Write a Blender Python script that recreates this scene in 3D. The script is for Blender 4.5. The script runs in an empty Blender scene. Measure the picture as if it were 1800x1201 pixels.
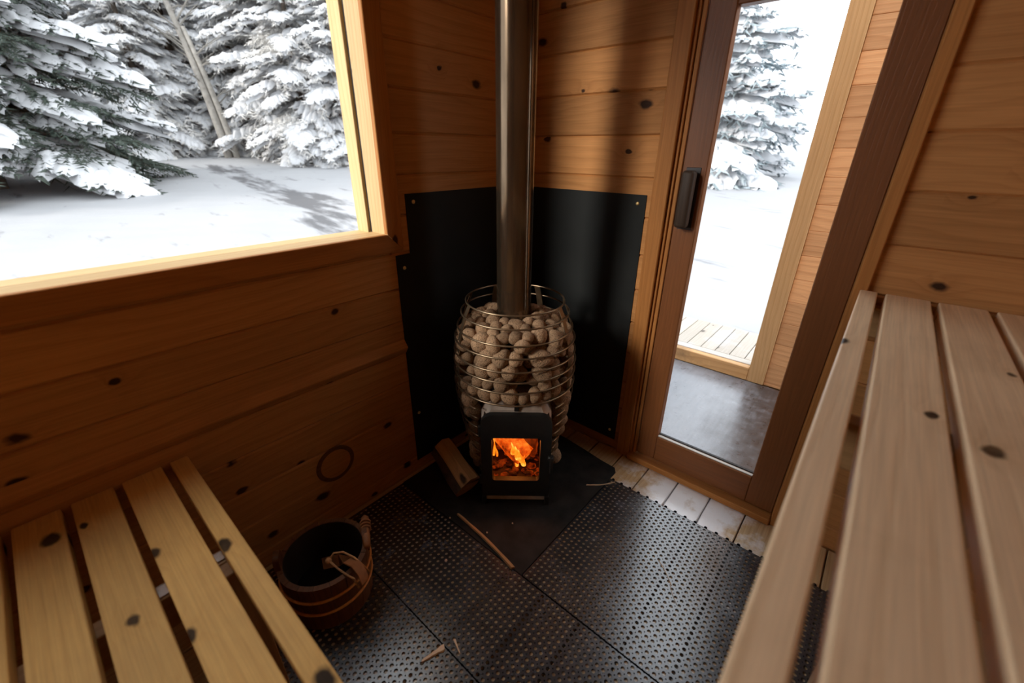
import bpy, bmesh, math, random
import numpy as np
from mathutils import Vector, Matrix

# ------------------------------------------------------------------ camera, sky, exposure
sc = bpy.context.scene
COL = sc.collection
CAM = Vector((1.336, -1.637, 1.370))
cam_d = bpy.data.cameras.new('camera')
cam = bpy.data.objects.new('camera', cam_d)
COL.objects.link(cam)
cam_d.sensor_fit = 'HORIZONTAL'
cam_d.sensor_width = 36.0
cam_d.lens = 739.76 * 36.0 / 1800.0
cam_d.clip_start = 0.02
cam_d.clip_end = 400
RIGHT = Vector((0.75751542, 0.65279149, 0.00580109))
def cam_axes(pitch, yaw, roll):
    p, y, r = map(math.radians, (pitch, yaw, roll))
    fwd = Vector((math.sin(y) * math.cos(p), math.cos(y) * math.cos(p), -math.sin(p)))
    right = Vector((math.cos(y), -math.sin(y), 0))
    down = fwd.cross(right)
    r2 = math.cos(r) * right + math.sin(r) * down
    d2 = -math.sin(r) * right + math.cos(r) * down
    return r2, d2, fwd
RT, DN, FW = cam_axes(24.611, -40.5556, -0.482)
cam.matrix_world = Matrix(((RT.x, -DN.x, -FW.x, CAM.x), (RT.y, -DN.y, -FW.y, CAM.y),
                           (RT.z, -DN.z, -FW.z, CAM.z), (0, 0, 0, 1)))
cam_d.dof.use_dof = True
cam_d.dof.focus_distance = 1.95
cam_d.dof.aperture_fstop = 2.0
sc.camera = cam

world = bpy.data.worlds.new('overcast_sky')
sc.world = world
world.use_nodes = True
bg = world.node_tree.nodes['Background']
bg.inputs['Color'].default_value = (0.90, 0.95, 1.0, 1)
bg.inputs['Strength'].default_value = 3.1

# hazy low sun behind thin cloud: comes through the window along the wall towards the stove corner
sun_d = bpy.data.lights.new('hazy_sun', 'SUN')
sun_d.energy = 3.7
sun_d.color = (1.0, 0.93, 0.84)
sun_d.angle = math.radians(14)
sun = bpy.data.objects.new('hazy_sun', sun_d)
COL.objects.link(sun)
sun.rotation_euler = Vector((0.27, 0.96, -0.42)).to_track_quat('-Z', 'Y').to_euler()

sc.view_settings.view_transform = 'Standard'
sc.view_settings.look = 'None'
sc.view_settings.exposure = 0.0
sc.view_settings.gamma = 1.0
sc.view_settings.use_curve_mapping = False
sc.cycles.use_denoising = True
sc.cycles.max_bounces = 10
sc.cycles.diffuse_bounces = 6
sc.cycles.glossy_bounces = 4
sc.cycles.transparent_max_bounces = 12
sc.cycles.caustics_reflective = False
sc.cycles.caustics_refractive = False
sc.cycles.sample_clamp_indirect = 6.0

# ------------------------------------------------------------------ helpers
def tag(o, label=None, cat=None, group=None, kind=None):
    if label: o['label'] = label
    if cat: o['category'] = cat
    if group: o['group'] = group
    if kind: o['kind'] = kind
    return o

def empty(name, loc=(0, 0, 0), rz=0.0):
    o = bpy.data.objects.new(name, None)
    o.empty_display_size = 0.1
    o.location = loc
    o.rotation_euler = (0, 0, rz)
    COL.objects.link(o)
    return o

def finish(name, me, mat, parent=None, loc=None, smooth=False):
    if mat is not None:
        me.materials.append(mat)
    if smooth:
        me.polygons.foreach_set('use_smooth', [True] * len(me.polygons))
    o = bpy.data.objects.new(name, me)
    COL.objects.link(o)
    if parent is not None:
        o.parent = parent
    if loc is not None:
        o.location = loc
    return o

def np_obj(name, V, F, mat, parent=None, loc=None, smooth=False):
    """V (n,3) floats, F (m,k) ints"""
    return finish(name, np_mesh(name, V, F), mat, parent, loc, smooth)

def np_mesh(name, V, F):
    V = np.asarray(V, dtype=np.float32); F = np.asarray(F, dtype=np.int32)
    me = bpy.data.meshes.new(name)
    k = F.shape[1]
    me.vertices.add(len(V)); me.vertices.foreach_set('co', V.ravel())
    me.loops.add(F.size); me.loops.foreach_set('vertex_index', F.ravel())
    me.polygons.add(len(F))
    me.polygons.foreach_set('loop_start', np.arange(0, F.size, k, dtype=np.int32))
    me.update(calc_edges=True)
    me.validate()
    return me

class MB:
    """collects shapes into one mesh"""
    def __init__(self):
        self.bm = bmesh.new()
    def box(self, x0, x1, y0, y1, z0, z1, bev=0.0, mat=None, seg=1):
        b = bmesh.new()
        bmesh.ops.create_cube(b, size=1.0)
        for v in b.verts:
            v.co = Vector(((x0 + x1) / 2 + v.co.x * (x1 - x0), (y0 + y1) / 2 + v.co.y * (y1 - y0), (z0 + z1) / 2 + v.co.z * (z1 - z0)))
        if bev > 0:
            bmesh.ops.bevel(b, geom=b.edges[:], offset=bev, segments=seg, affect='EDGES', profile=0.5)
        self.merge(b, mat)
        return self
    def merge(self, b, mat=None):
        if mat is not None:
            bmesh.ops.transform(b, matrix=mat, verts=b.verts[:])
        t = bpy.data.meshes.new('t'); b.to_mesh(t); b.free()
        self.bm.from_mesh(t); bpy.data.meshes.remove(t)
    def prism(self, pts, y0, y1, bev=0.0, mat=None, seg=2):
        """pts = (x,z) outline extruded along y"""
        b = bmesh.new()
        f = b.faces.new([b.verts.new((p[0], y0, p[1])) for p in pts])
        r = bmesh.ops.extrude_face_region(b, geom=[f])
        bmesh.ops.translate(b, verts=[v for v in r['geom'] if isinstance(v, bmesh.types.BMVert)], vec=(0, y1 - y0, 0))
        bmesh.ops.recalc_face_normals(b, faces=b.faces[:])
        if bev > 0:
            bmesh.ops.bevel(b, geom=b.edges[:], offset=bev, segments=seg, affect='EDGES', profile=0.5)
        self.merge(b, mat)
        return self
    def tube(self, pts, r, n=8, closed=False, cap=True):
        pts = [Vector(p) for p in pts]
        rs = r if isinstance(r, (list, tuple)) else [r] * len(pts)
        b = self.bm
        rings = []
        N = len(pts)
        up = None
        for i, p in enumerate(pts):
            if closed:
                t = pts[(i + 1) % N] - pts[i - 1]
            else:
                t = pts[min(i + 1, N - 1)] - pts[max(i - 1, 0)]
            t.normalize()
            if up is None:
                up = Vector((0, 0, 1)) if abs(t.z) < 0.9 else Vector((1, 0, 0))
            s = t.cross(up); s.normalize()
            u = s.cross(t); u.normalize(); up = u
            rings.append([b.verts.new(p + (s * math.cos(2 * math.pi * k / n) + u * math.sin(2 * math.pi * k / n)) * rs[i]) for k in range(n)])
        m = N if closed else N - 1
        for i in range(m):
            A, B = rings[i], rings[(i + 1) % N]
            for k in range(n):
                b.faces.new((A[k], A[(k + 1) % n], B[(k + 1) % n], B[k]))
        if cap and not closed:
            b.faces.new(rings[0][::-1]); b.faces.new(rings[-1])
        return self
    def lathe(self, prof, n=48, center=(0, 0), closed=False):
        """prof = (r,z) list"""
        b = self.bm
        rings = [[b.verts.new((center[0] + r * math.cos(2 * math.pi * k / n), center[1] + r * math.sin(2 * math.pi * k / n), z)) for k in range(n)] for r, z in prof]
        m = len(rings) if closed else len(rings) - 1
        for i in range(m):
            A, B = rings[i], rings[(i + 1) % len(rings)]
            for k in range(n):
                b.faces.new((A[k], A[(k + 1) % n], B[(k + 1) % n], B[k]))
        return self
    def build(self, name, mat, parent=None, loc=None, smooth=False, fix=True):
        if fix:
            bmesh.ops.recalc_face_normals(self.bm, faces=self.bm.faces[:])
        me = bpy.data.meshes.new(name)
        self.bm.to_mesh(me); self.bm.free()
        o = finish(name, me, mat, parent, loc, False)
        if smooth:
            me.polygons.foreach_set('use_smooth', [True] * len(me.polygons))
            if smooth != 'all':
                me.set_sharp_from_angle(angle=math.radians(40))
        return o

# ------------------------------------------------------------------ materials
def nt_new(name):
    m = bpy.data.materials.new(name); m.use_nodes = True
    nt = m.node_tree
    return m, nt, nt.nodes, nt.links, nt.nodes['Principled BSDF']

def math_node(nt, op, a, b=None, c=None, clamp=False):
    n = nt.nodes.new('ShaderNodeMath'); n.operation = op; n.use_clamp = clamp
    for i, v in enumerate((a, b, c)):
        if v is None: continue
        if isinstance(v, (int, float)): n.inputs[i].default_value = v
        else: nt.links.new(v, n.inputs[i])
    return n.outputs[0]

def mix_rgb(nt, fac, a, b, mode='MIX'):
    n = nt.nodes.new('ShaderNodeMix'); n.data_type = 'RGBA'; n.blend_type = mode
    for s, v in ((n.inputs[0], fac), (n.inputs[6], a), (n.inputs[7], b)):
        if isinstance(v, (int, float)): s.default_value = v
        elif isinstance(v, tuple): s.default_value = (*v, 1) if len(v) == 3 else v
        else: nt.links.new(v, s)
    return n.outputs[2]

def noise(nt, vec, scale, detail=3, rough=0.55, dim='3D'):
    n = nt.nodes.new('ShaderNodeTexNoise'); n.noise_dimensions = dim
    n.inputs['Scale'].default_value = scale; n.inputs['Detail'].default_value = detail; n.inputs['Roughness'].default_value = rough
    if vec is not None: nt.links.new(vec, n.inputs['Vector'])
    return n.outputs['Fac']

def ramp(nt, fac, stops):
    n = nt.nodes.new('ShaderNodeValToRGB')
    el = n.color_ramp.elements
    while len(el) > 1: el.remove(el[-1])
    el[0].position = stops[0][0]; el[0].color = (*stops[0][1], 1) if len(stops[0][1]) == 3 else stops[0][1]
    for p, c in stops[1:]:
        e = el.new(p); e.color = (*c, 1)
    nt.links.new(fac, n.inputs[0])
    return n.outputs['Color']

def mapr(nt, v, a, b, c, d):
    n = nt.nodes.new('ShaderNodeMapRange')
    nt.links.new(v, n.inputs[0])
    for i, x in enumerate((a, b, c, d)): n.inputs[i + 1].default_value = x
    return n.outputs[0]

def comb(nt, x, y, z):
    n = nt.nodes.new('ShaderNodeCombineXYZ')
    for i, v in enumerate((x, y, z)):
        if isinstance(v, (int, float)): n.inputs[i].default_value = v
        else: nt.links.new(v, n.inputs[i])
    return n.outputs[0]

def wood(name, light, mid, dark, axis='x', knots=0.5, rough=0.5, vary=0.22, ring=46.0, spec=0.35, knot_size=0.125, stain=0.0, stain_col=(0.05, 0.04, 0.03), coat=0.0, ring_amt=0.75, pale_sheen=False):
    m, nt, N, L, P = nt_new(name)
    tc = N.new('ShaderNodeTexCoord'); geo = N.new('ShaderNodeNewGeometry'); oi = N.new('ShaderNodeObjectInfo')
    sep = N.new('ShaderNodeSeparateXYZ'); L.new(tc.outputs['Object'], sep.inputs[0])
    o = {'x': (0, 1, 2), 'y': (1, 0, 2), 'z': (2, 0, 1)}[axis]
    rnd = math_node(nt, 'FRACT', math_node(nt, 'ADD', geo.outputs['Random Per Island'], oi.outputs['Random']))
    off = math_node(nt, 'MULTIPLY', rnd, 41.0)
    l = math_node(nt, 'ADD', sep.outputs[o[0]], off)
    a = math_node(nt, 'ADD', sep.outputs[o[1]], math_node(nt, 'MULTIPLY', rnd, 7.3))
    b = math_node(nt, 'ADD', sep.outputs[o[2]], math_node(nt, 'MULTIPLY', rnd, 3.1))
    # knots
    kv = comb(nt, math_node(nt, 'MULTIPLY', l, 5.2), math_node(nt, 'MULTIPLY', math_node(nt, 'ADD', a, b), 8.0), 0.0)
    vor = N.new('ShaderNodeTexVoronoi'); vor.voronoi_dimensions = '2D'; vor.inputs['Scale'].default_value = 1.0; L.new(kv, vor.inputs['Vector'])
    warp = noise(nt, kv, 4.0, 2)
    kd = math_node(nt, 'ADD', vor.outputs['Distance'], math_node(nt, 'MULTIPLY', math_node(nt, 'SUBTRACT', warp, 0.5), 0.16))
    sepc = N.new('ShaderNodeSeparateColor'); L.new(vor.outputs['Color'], sepc.inputs[0])
    gate = math_node(nt, 'LESS_THAN', sepc.outputs[0], knots)
    size = math_node(nt, 'MULTIPLY', math_node(nt, 'ADD', sepc.outputs[1], 0.45), knot_size)
    kcore = math_node(nt, 'MULTIPLY', math_node(nt, 'SMOOTH_MIN', mapr(nt, math_node(nt, 'DIVIDE', kd, size), 0.55, 1.0, 1.0, 0.0), 1.0, 0.05), gate)
    khalo = math_node(nt, 'MULTIPLY', mapr(nt, kd, 0.0, 0.42, 1.0, 0.0), gate)
    # growth rings: distance from a pith line that wanders along the board
    lv = comb(nt, math_node(nt, 'MULTIPLY', l, 0.9), math_node(nt, 'MULTIPLY', a, 3.0), math_node(nt, 'MULTIPLY', b, 3.0))
    wob = noise(nt, lv, 1.0, 2, 0.5)
    wob2 = noise(nt, comb(nt, math_node(nt, 'MULTIPLY', l, 6.0), math_node(nt, 'MULTIPLY', a, 22.0), math_node(nt, 'MULTIPLY', b, 22.0)), 1.0, 2, 0.5)
    d = math_node(nt, 'ADD', math_node(nt, 'ADD', a, math_node(nt, 'MULTIPLY', b, 0.6)), math_node(nt, 'MULTIPLY', wob, 0.16))
    d = math_node(nt, 'ADD', d, math_node(nt, 'MULTIPLY', wob2, 0.012))
    d = math_node(nt, 'ADD', d, math_node(nt, 'MULTIPLY', math_node(nt, 'MULTIPLY', khalo, khalo), 0.045))
    rg = math_node(nt, 'FRACT', math_node(nt, 'MULTIPLY', d, ring))
    rg = math_node(nt, 'MULTIPLY', math_node(nt, 'POWER', rg, 2.6), mapr(nt, rg, 0.86, 1.0, 1.0, 0.0))
    # fine fibre
    fv = comb(nt, math_node(nt, 'MULTIPLY', l, 5.0), math_node(nt, 'MULTIPLY', a, 230.0), math_node(nt, 'MULTIPLY', b, 230.0))
    fib = noise(nt, fv, 1.0, 3, 0.6)
    big = noise(nt, comb(nt, math_node(nt, 'MULTIPLY', l, 1.6), math_node(nt, 'MULTIPLY', a, 14.0), math_node(nt, 'MULTIPLY', b, 14.0)), 1.0, 3, 0.55)
    fac = math_node(nt, 'ADD', math_node(nt, 'MULTIPLY', rg, ring_amt), math_node(nt, 'MULTIPLY', math_node(nt, 'SUBTRACT', big, 0.5), 0.9), clamp=True)
    c = mix_rgb(nt, fac, light, mid)
    c = mix_rgb(nt, math_node(nt, 'MULTIPLY', khalo, 0.28), c, mid)
    c = mix_rgb(nt, math_node(nt, 'MULTIPLY', kcore, 0.98), c, dark)
    val = math_node(nt, 'ADD', mapr(nt, fib, 0.25, 0.75, 0.86, 1.12), math_node(nt, 'MULTIPLY', math_node(nt, 'SUBTRACT', rnd, 0.5), vary * 2))
    c = mix_rgb(nt, 1.0, c, comb(nt, val, val, val), 'MULTIPLY')
    if stain > 0:
        st = noise(nt, tc.outputs['Object'], 3.2, 5, 0.65)
        c = mix_rgb(nt, math_node(nt, 'MULTIPLY', mapr(nt, st, 0.5, 0.72, 0.0, 1.0), stain), c, stain_col)
    if pale_sheen:       # wet shine and door light painted pale at the door sill
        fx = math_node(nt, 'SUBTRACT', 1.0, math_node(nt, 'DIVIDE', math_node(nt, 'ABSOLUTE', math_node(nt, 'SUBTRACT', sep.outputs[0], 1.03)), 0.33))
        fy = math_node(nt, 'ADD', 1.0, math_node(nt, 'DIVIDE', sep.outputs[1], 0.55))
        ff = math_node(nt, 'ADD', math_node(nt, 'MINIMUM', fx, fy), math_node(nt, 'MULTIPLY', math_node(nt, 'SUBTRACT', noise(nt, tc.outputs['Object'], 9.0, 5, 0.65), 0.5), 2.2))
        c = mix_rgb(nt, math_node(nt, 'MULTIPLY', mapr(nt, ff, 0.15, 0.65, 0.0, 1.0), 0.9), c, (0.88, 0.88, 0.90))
    L.new(c, P.inputs['Base Color'])
    P.inputs['Roughness'].default_value = rough
    P.inputs['Specular IOR Level'].default_value = spec
    if coat: 
        P.inputs['Coat Weight'].default_value = coat; P.inputs['Coat Roughness'].default_value = 0.2
    bp = N.new('ShaderNodeBump'); bp.inputs['Strength'].default_value = 0.25; bp.inputs['Distance'].default_value = 0.002
    L.new(math_node(nt, 'ADD', fib, math_node(nt, 'MULTIPLY', rg, -0.5)), bp.inputs['Height']); L.new(bp.outputs[0], P.inputs['Normal'])
    return m

def plain(name, col, rough=0.5, metal=0.0, spec=0.5, var=0.0, vscale=20.0, bump=0.0, bscale=60.0):
    m, nt, N, L, P = nt_new(name)
    P.inputs['Roughness'].default_value = rough; P.inputs['Metallic'].default_value = metal; P.inputs['Specular IOR Level'].default_value = spec
    tc = N.new('ShaderNodeTexCoord')
    n = noise(nt, tc.outputs['Object'], vscale, 5)
    v = mapr(nt, n, 0.3, 0.7, 1 - var, 1 + var)
    L.new(mix_rgb(nt, 1.0, tuple(col), comb(nt, v, v, v), 'MULTIPLY'), P.inputs['Base Color'])
    if bump:
        bp = N.new('ShaderNodeBump'); bp.inputs['Strength'].default_value = bump; bp.inputs['Distance'].default_value = 0.003
        L.new(noise(nt, tc.outputs['Object'], bscale, 4), bp.inputs['Height']); L.new(bp.outputs[0], P.inputs['Normal'])
    return m

def glass(name, refl=0.06, tint=(1, 1, 1), rough=0.0):
    m = bpy.data.materials.new(name); m.use_nodes = True
    nt = m.node_tree; N = nt.nodes; L = nt.links
    N.remove(N['Principled BSDF'])
    tr = N.new('ShaderNodeBsdfTransparent'); tr.inputs[0].default_value = (*tint, 1)
    gl = N.new('ShaderNodeBsdfGlossy'); gl.inputs['Roughness'].default_value = rough; gl.inputs['Color'].default_value = (1, 1, 1, 1)
    fr = N.new('ShaderNodeFresnel'); fr.inputs[0].default_value = 1.45
    mx = N.new('ShaderNodeMixShader')
    ge = N.new('ShaderNodeNewGeometry')     # only the outer skin of the pane reflects; no internal reflection
    L.new(math_node(nt, 'MULTIPLY', math_node(nt, 'MULTIPLY', fr.outputs[0], refl / 0.034), math_node(nt, 'SUBTRACT', 1.0, ge.outputs['Backfacing'])), mx.inputs[0])
    L.new(tr.outputs[0], mx.inputs[1]); L.new(gl.outputs[0], mx.inputs[2])
    L.new(mx.outputs[0], N['Material Output'].inputs[0])
    return m

AMB = dict(spec=0.12, ring_amt=0.5, light=(0.50, 0.235, 0.082), mid=(0.32, 0.132, 0.042), dark=(0.035, 0.015, 0.008))
M = {}
M['wall_x'] = wood('cedar boards along x', axis='x', knots=0.32, rough=0.55, vary=0.16, **AMB)
M['wall_y'] = wood('cedar boards along y', axis='y', knots=0.22, rough=0.55, vary=0.16, **AMB)
M['trim_x'] = wood('cedar trim along x', axis='x', spec=0.15, ring_amt=0.5, light=(0.45, 0.19, 0.054), mid=(0.31, 0.116, 0.03), dark=(0.05, 0.02, 0.01), knots=0.06, vary=0.06)
M['trim_y'] = wood('cedar trim along y', axis='y', spec=0.15, ring_amt=0.5, light=(0.45, 0.19, 0.054), mid=(0.31, 0.116, 0.03), dark=(0.05, 0.02, 0.01), knots=0.06, vary=0.06)
M['trim_z'] = wood('cedar trim along z', axis='z', spec=0.15, ring_amt=0.5, light=(0.45, 0.19, 0.054), mid=(0.31, 0.116, 0.03), dark=(0.05, 0.02, 0.01), knots=0.06, vary=0.06)
M['pale_y'] = wood('pale fir along y', axis='y', spec=0.15, light=(0.66, 0.46, 0.23), mid=(0.54, 0.345, 0.145), dark=(0.1, 0.05, 0.02), knots=0.1, vary=0.05)
M['pale_z'] = wood('pale fir along z', axis='z', spec=0.15, light=(0.66, 0.46, 0.23), mid=(0.54, 0.345, 0.145), dark=(0.1, 0.05, 0.02), knots=0.1, vary=0.05)
M['door_z'] = wood('stained door wood z', axis='z', light=(0.225, 0.082, 0.026), mid=(0.15, 0.052, 0.016), dark=(0.04, 0.02, 0.01), knots=0.0, vary=0.04, rough=0.42, ring=70, ring_amt=0.4)
M['door_x'] = wood('stained door wood x', axis='x', light=(0.225, 0.082, 0.026), mid=(0.15, 0.052, 0.016), dark=(0.04, 0.02, 0.01), knots=0.0, vary=0.04, rough=0.42, ring=70, ring_amt=0.4)
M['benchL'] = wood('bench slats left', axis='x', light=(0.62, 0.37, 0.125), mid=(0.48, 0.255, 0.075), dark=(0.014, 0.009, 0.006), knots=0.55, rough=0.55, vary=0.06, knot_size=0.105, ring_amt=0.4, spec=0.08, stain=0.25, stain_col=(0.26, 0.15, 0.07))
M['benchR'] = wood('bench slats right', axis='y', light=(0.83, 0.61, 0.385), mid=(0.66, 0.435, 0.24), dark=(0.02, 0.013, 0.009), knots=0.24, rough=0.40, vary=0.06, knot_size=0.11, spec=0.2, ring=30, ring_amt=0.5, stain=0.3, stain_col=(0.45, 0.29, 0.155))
M['bear_y'] = wood('bench framing y', axis='y', light=(0.40, 0.22, 0.09), mid=(0.28, 0.14, 0.05), dark=(0.04, 0.02, 0.01), knots=0.1)
M['bear_x'] = wood('bench framing x', axis='x', light=(0.40, 0.22, 0.09), mid=(0.28, 0.14, 0.05), dark=(0.04, 0.02, 0.01), knots=0.1)
M['bear_z'] = wood('bench framing z', axis='z', light=(0.40, 0.22, 0.09), mid=(0.28, 0.14, 0.05), dark=(0.04, 0.02, 0.01), knots=0.1)
M['floor'] = wood('floor planks', axis='y', light=(0.56, 0.38, 0.20), mid=(0.42, 0.25, 0.11), dark=(0.08, 0.05, 0.03), knots=0.12, rough=0.22, vary=0.12, spec=0.7, stain=0.35, stain_col=(0.42, 0.40, 0.38), pale_sheen=True, coat=0.9)
M['porch_wall'] = wood('porch cladding', axis='x', light=(0.66, 0.36, 0.165), mid=(0.47, 0.225, 0.09), dark=(0.1, 0.05, 0.03), knots=0.14, vary=0.2, rough=0.6)
M['porch_post'] = wood('porch post', axis='z', spec=0.1, light=(0.50, 0.31, 0.145), mid=(0.38, 0.215, 0.085), dark=(0.1, 0.05, 0.03), knots=0.06, vary=0.04, rough=0.6)
M['porch_sill'] = wood('porch step', axis='x', light=(0.50, 0.29, 0.12), mid=(0.33, 0.165, 0.06), dark=(0.06, 0.03, 0.02), knots=0.1, stain=0.7)
M['deck'] = wood('weathered deck', axis='y', light=(0.50, 0.45, 0.38), mid=(0.38, 0.32, 0.25), dark=(0.12, 0.1, 0.08), knots=0.1, vary=0.08, stain=0.8, stain_col=(0.55, 0.55, 0.56), ring_amt=0.3)
M['deck_x'] = wood('weathered deck edge', axis='x', light=(0.52, 0.48, 0.42), mid=(0.42, 0.37, 0.3), dark=(0.15, 0.12, 0.1), knots=0.05, vary=0.03, stain=0.8, stain_col=(0.55, 0.55, 0.56), ring_amt=0.3)
M['firewood'] = wood('split firewood', axis='x', light=(0.50, 0.28, 0.12), mid=(0.30, 0.15, 0.06), dark=(0.03, 0.02, 0.012), knots=0.35, rough=0.85, vary=0.0, ring=30, stain=0.6, stain_col=(0.075, 0.05, 0.032))
M['bark'] = plain('bark', (0.075, 0.05, 0.033), 0.9, var=0.5, vscale=25, bump=0.9, bscale=60)
M['vent_ring'] = wood('dark vent ring', axis='y', light=(0.17, 0.08, 0.03), mid=(0.09, 0.042, 0.016), dark=(0.02, 0.01, 0.008), knots=0.0, spec=0.1)  # darker wood tone than the disc inside it
M['chip'] = wood('fresh split wood', axis='x', light=(0.88, 0.66, 0.44), mid=(0.76, 0.52, 0.32), dark=(0.2, 0.1, 0.05), knots=0.0, rough=0.7)
M['stave'] = wood('bucket staves', axis='z', light=(0.17, 0.075, 0.032), mid=(0.10, 0.042, 0.018), dark=(0.03, 0.015, 0.01), knots=0.0, rough=0.5, vary=0.15)
M['rattan'] = plain('copper coloured hoop', (0.80, 0.38, 0.11), 0.42, var=0.2, vscale=90)
M['leather'] = plain('bent wood strap', (0.34, 0.15, 0.058), 0.55, var=0.3, vscale=40)
M['rope'] = plain('rope', (0.62, 0.36, 0.16), 0.9, var=0.3, vscale=160, bump=0.6, bscale=240)
M['shield'] = plain('black sheet steel', (0.012, 0.0138, 0.0135), 0.8, 0.0, 0.3, var=0.25, vscale=4)
M['hearth'] = plain('sooty black hearth', (0.016, 0.015, 0.0135), 0.72, 0.0, 0.3, var=0.6, vscale=14)
M['brass'] = plain('brass screw', (0.75, 0.55, 0.25), 0.35, 0.8)
M['stove_black'] = plain('black stove steel', (0.016, 0.015, 0.014), 0.5, 0.0, 0.45, var=0.3, vscale=20)
M['stove_grey'] = plain('worn stove steel', (0.62, 0.53, 0.45), 0.5, 0.15, 0.5, var=0.35, vscale=12)
M['firebrick'] = plain('sooty firebox lining', (0.05, 0.03, 0.02), 0.9, var=0.4, vscale=18)
M['wire'] = plain('tarnished steel wire', (0.27, 0.195, 0.12), 0.34, 0.85, 0.5, var=0.25, vscale=25)
M['handle'] = wood('dark door handle', axis='z', light=(0.060, 0.040, 0.028), mid=(0.04, 0.025, 0.017), dark=(0.02, 0.01, 0.008), knots=0.0, vary=0.02, rough=0.5, spec=0.2)
M['black_metal'] = plain('dark handle', (0.03, 0.022, 0.02), 0.4)
M['rubber_strip'] = plain('dark gasket', (0.02, 0.02, 0.02), 0.6)
M['bead'] = plain('pale glazing bead', (0.55, 0.52, 0.47), 0.5)
M['bucket_in'] = plain('bucket lining', (0.035, 0.03, 0.024), 0.5, var=0.3, vscale=8)
M['foil'] = plain('bright bracket', (0.7, 0.66, 0.6), 0.25, 0.9)
M['win_glass'] = glass('window glass', 0.03)
M['door_glass'] = glass('door glass', 0.03, (0.985, 0.99, 1.0))
M['stove_glass'] = glass('sooty stove glass', 0.03, (0.82, 0.68, 0.55))

def rubber():
    m, nt, N, L, P = nt_new('black rubber mat')
    tc = N.new('ShaderNodeTexCoord')
    n = noise(nt, tc.outputs['Object'], 9.0, 6, 0.7)
    n2 = noise(nt, tc.outputs['Object'], 70.0, 3)
    spx = N.new('ShaderNodeSeparateXYZ'); L.new(tc.outputs['UV'], spx.inputs[0])
    fx = math_node(nt, 'SUBTRACT', math_node(nt, 'FRACT', math_node(nt, 'ADD', spx.outputs[0], 0.5)), 0.5)
    fy = math_node(nt, 'SUBTRACT', math_node(nt, 'FRACT', math_node(nt, 'ADD', spx.outputs[1], 0.5)), 0.5)
    pd = math_node(nt, 'SQRT', math_node(nt, 'ADD', math_node(nt, 'MULTIPLY', fx, fx), math_node(nt, 'MULTIPLY', fy, fy)))
    pit = mapr(nt, pd, 0.075, 0.12, 0.0, 1.0)
    L.new(mix_rgb(nt, pit, (0.004, 0.004, 0.005), ramp(nt, n, [(0.3, (0.017, 0.018, 0.021)), (0.62, (0.034, 0.036, 0.042)), (0.75, (0.055, 0.055, 0.058))])), P.inputs['Base Color'])
    L.new(math_node(nt, 'MULTIPLY', pit, 0.9), P.inputs['Coat Weight'])
    L.new(pit, P.inputs['Specular IOR Level'])
    L.new(mapr(nt, n, 0.3, 0.7, 0.17, 0.32), P.inputs['Roughness'])
    P.inputs['Coat Roughness'].default_value = 0.24
    bp = N.new('ShaderNodeBump'); bp.inputs['Strength'].default_value = 0.15; bp.inputs['Distance'].default_value = 0.002
    L.new(n2, bp.inputs['Height']); L.new(bp.outputs[0], P.inputs['Normal'])
    return m
M['rubber'] = rubber()

def pipe_metal():
    m, nt, N, L, P = nt_new('heat tinted steel pipe')
    tc = N.new('ShaderNodeTexCoord')
    mp = N.new('ShaderNodeMapping'); mp.inputs['Scale'].default_value = (1, 1, 0.16); L.new(tc.outputs['Object'], mp.inputs[0])
    n = noise(nt, mp.outputs[0], 16.0, 5, 0.6)
    n2 = noise(nt, mp.outputs[0], 40.0, 3, 0.6)
    L.new(ramp(nt, n, [(0.28, (0.075, 0.050, 0.031)), (0.5, (0.13, 0.089, 0.055)), (0.75, (0.22, 0.152, 0.095))]), P.inputs['Base Color'])
    P.inputs['Metallic'].default_value = 0.85
    L.new(mapr(nt, n2, 0.3, 0.7, 0.14, 0.22), P.inputs['Roughness'])
    return m
M['pipe'] = pipe_metal()

def stone_mat():
    m, nt, N, L, P = nt_new('brown volcanic sauna stone')
    tc = N.new('ShaderNodeTexCoord'); oi = N.new('ShaderNodeObjectInfo')
    v = N.new('ShaderNodeVectorMath'); v.operation = 'ADD'; L.new(tc.outputs['Object'], v.inputs[0])
    L.new(comb(nt, math_node(nt, 'MULTIPLY', oi.outputs['Random'], 13.0), 0.0, 0.0), v.inputs[1])
    n = noise(nt, v.outputs[0], 1.5, 4, 0.6)
    sp = noise(nt, v.outputs[0], 8.5, 3, 0.6)
    c = mix_rgb(nt, n, (0.33, 0.195, 0.105), (0.62, 0.41, 0.245))
    hv = mapr(nt, oi.outputs['Random'], 0, 1, 0.72, 1.2)
    c = mix_rgb(nt, 1.0, c, comb(nt, hv, hv, hv), 'MULTIPLY')
    pit = mapr(nt, sp, 0.36, 0.50, 0.30, 1.0)
    c = mix_rgb(nt, 1.0, c, comb(nt, pit, pit, pit), 'MULTIPLY')
    L.new(c, P.inputs['Base Color']); P.inputs['Roughness'].default_value = 0.85; P.inputs['Specular IOR Level'].default_value = 0.25
    bp = N.new('ShaderNodeBump'); bp.inputs['Strength'].default_value = 0.6; bp.inputs['Distance'].default_value = 0.02
    L.new(sp, bp.inputs['Height']); L.new(bp.outputs[0], P.inputs['Normal'])
    return m
M['stone'] = stone_mat()

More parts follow.
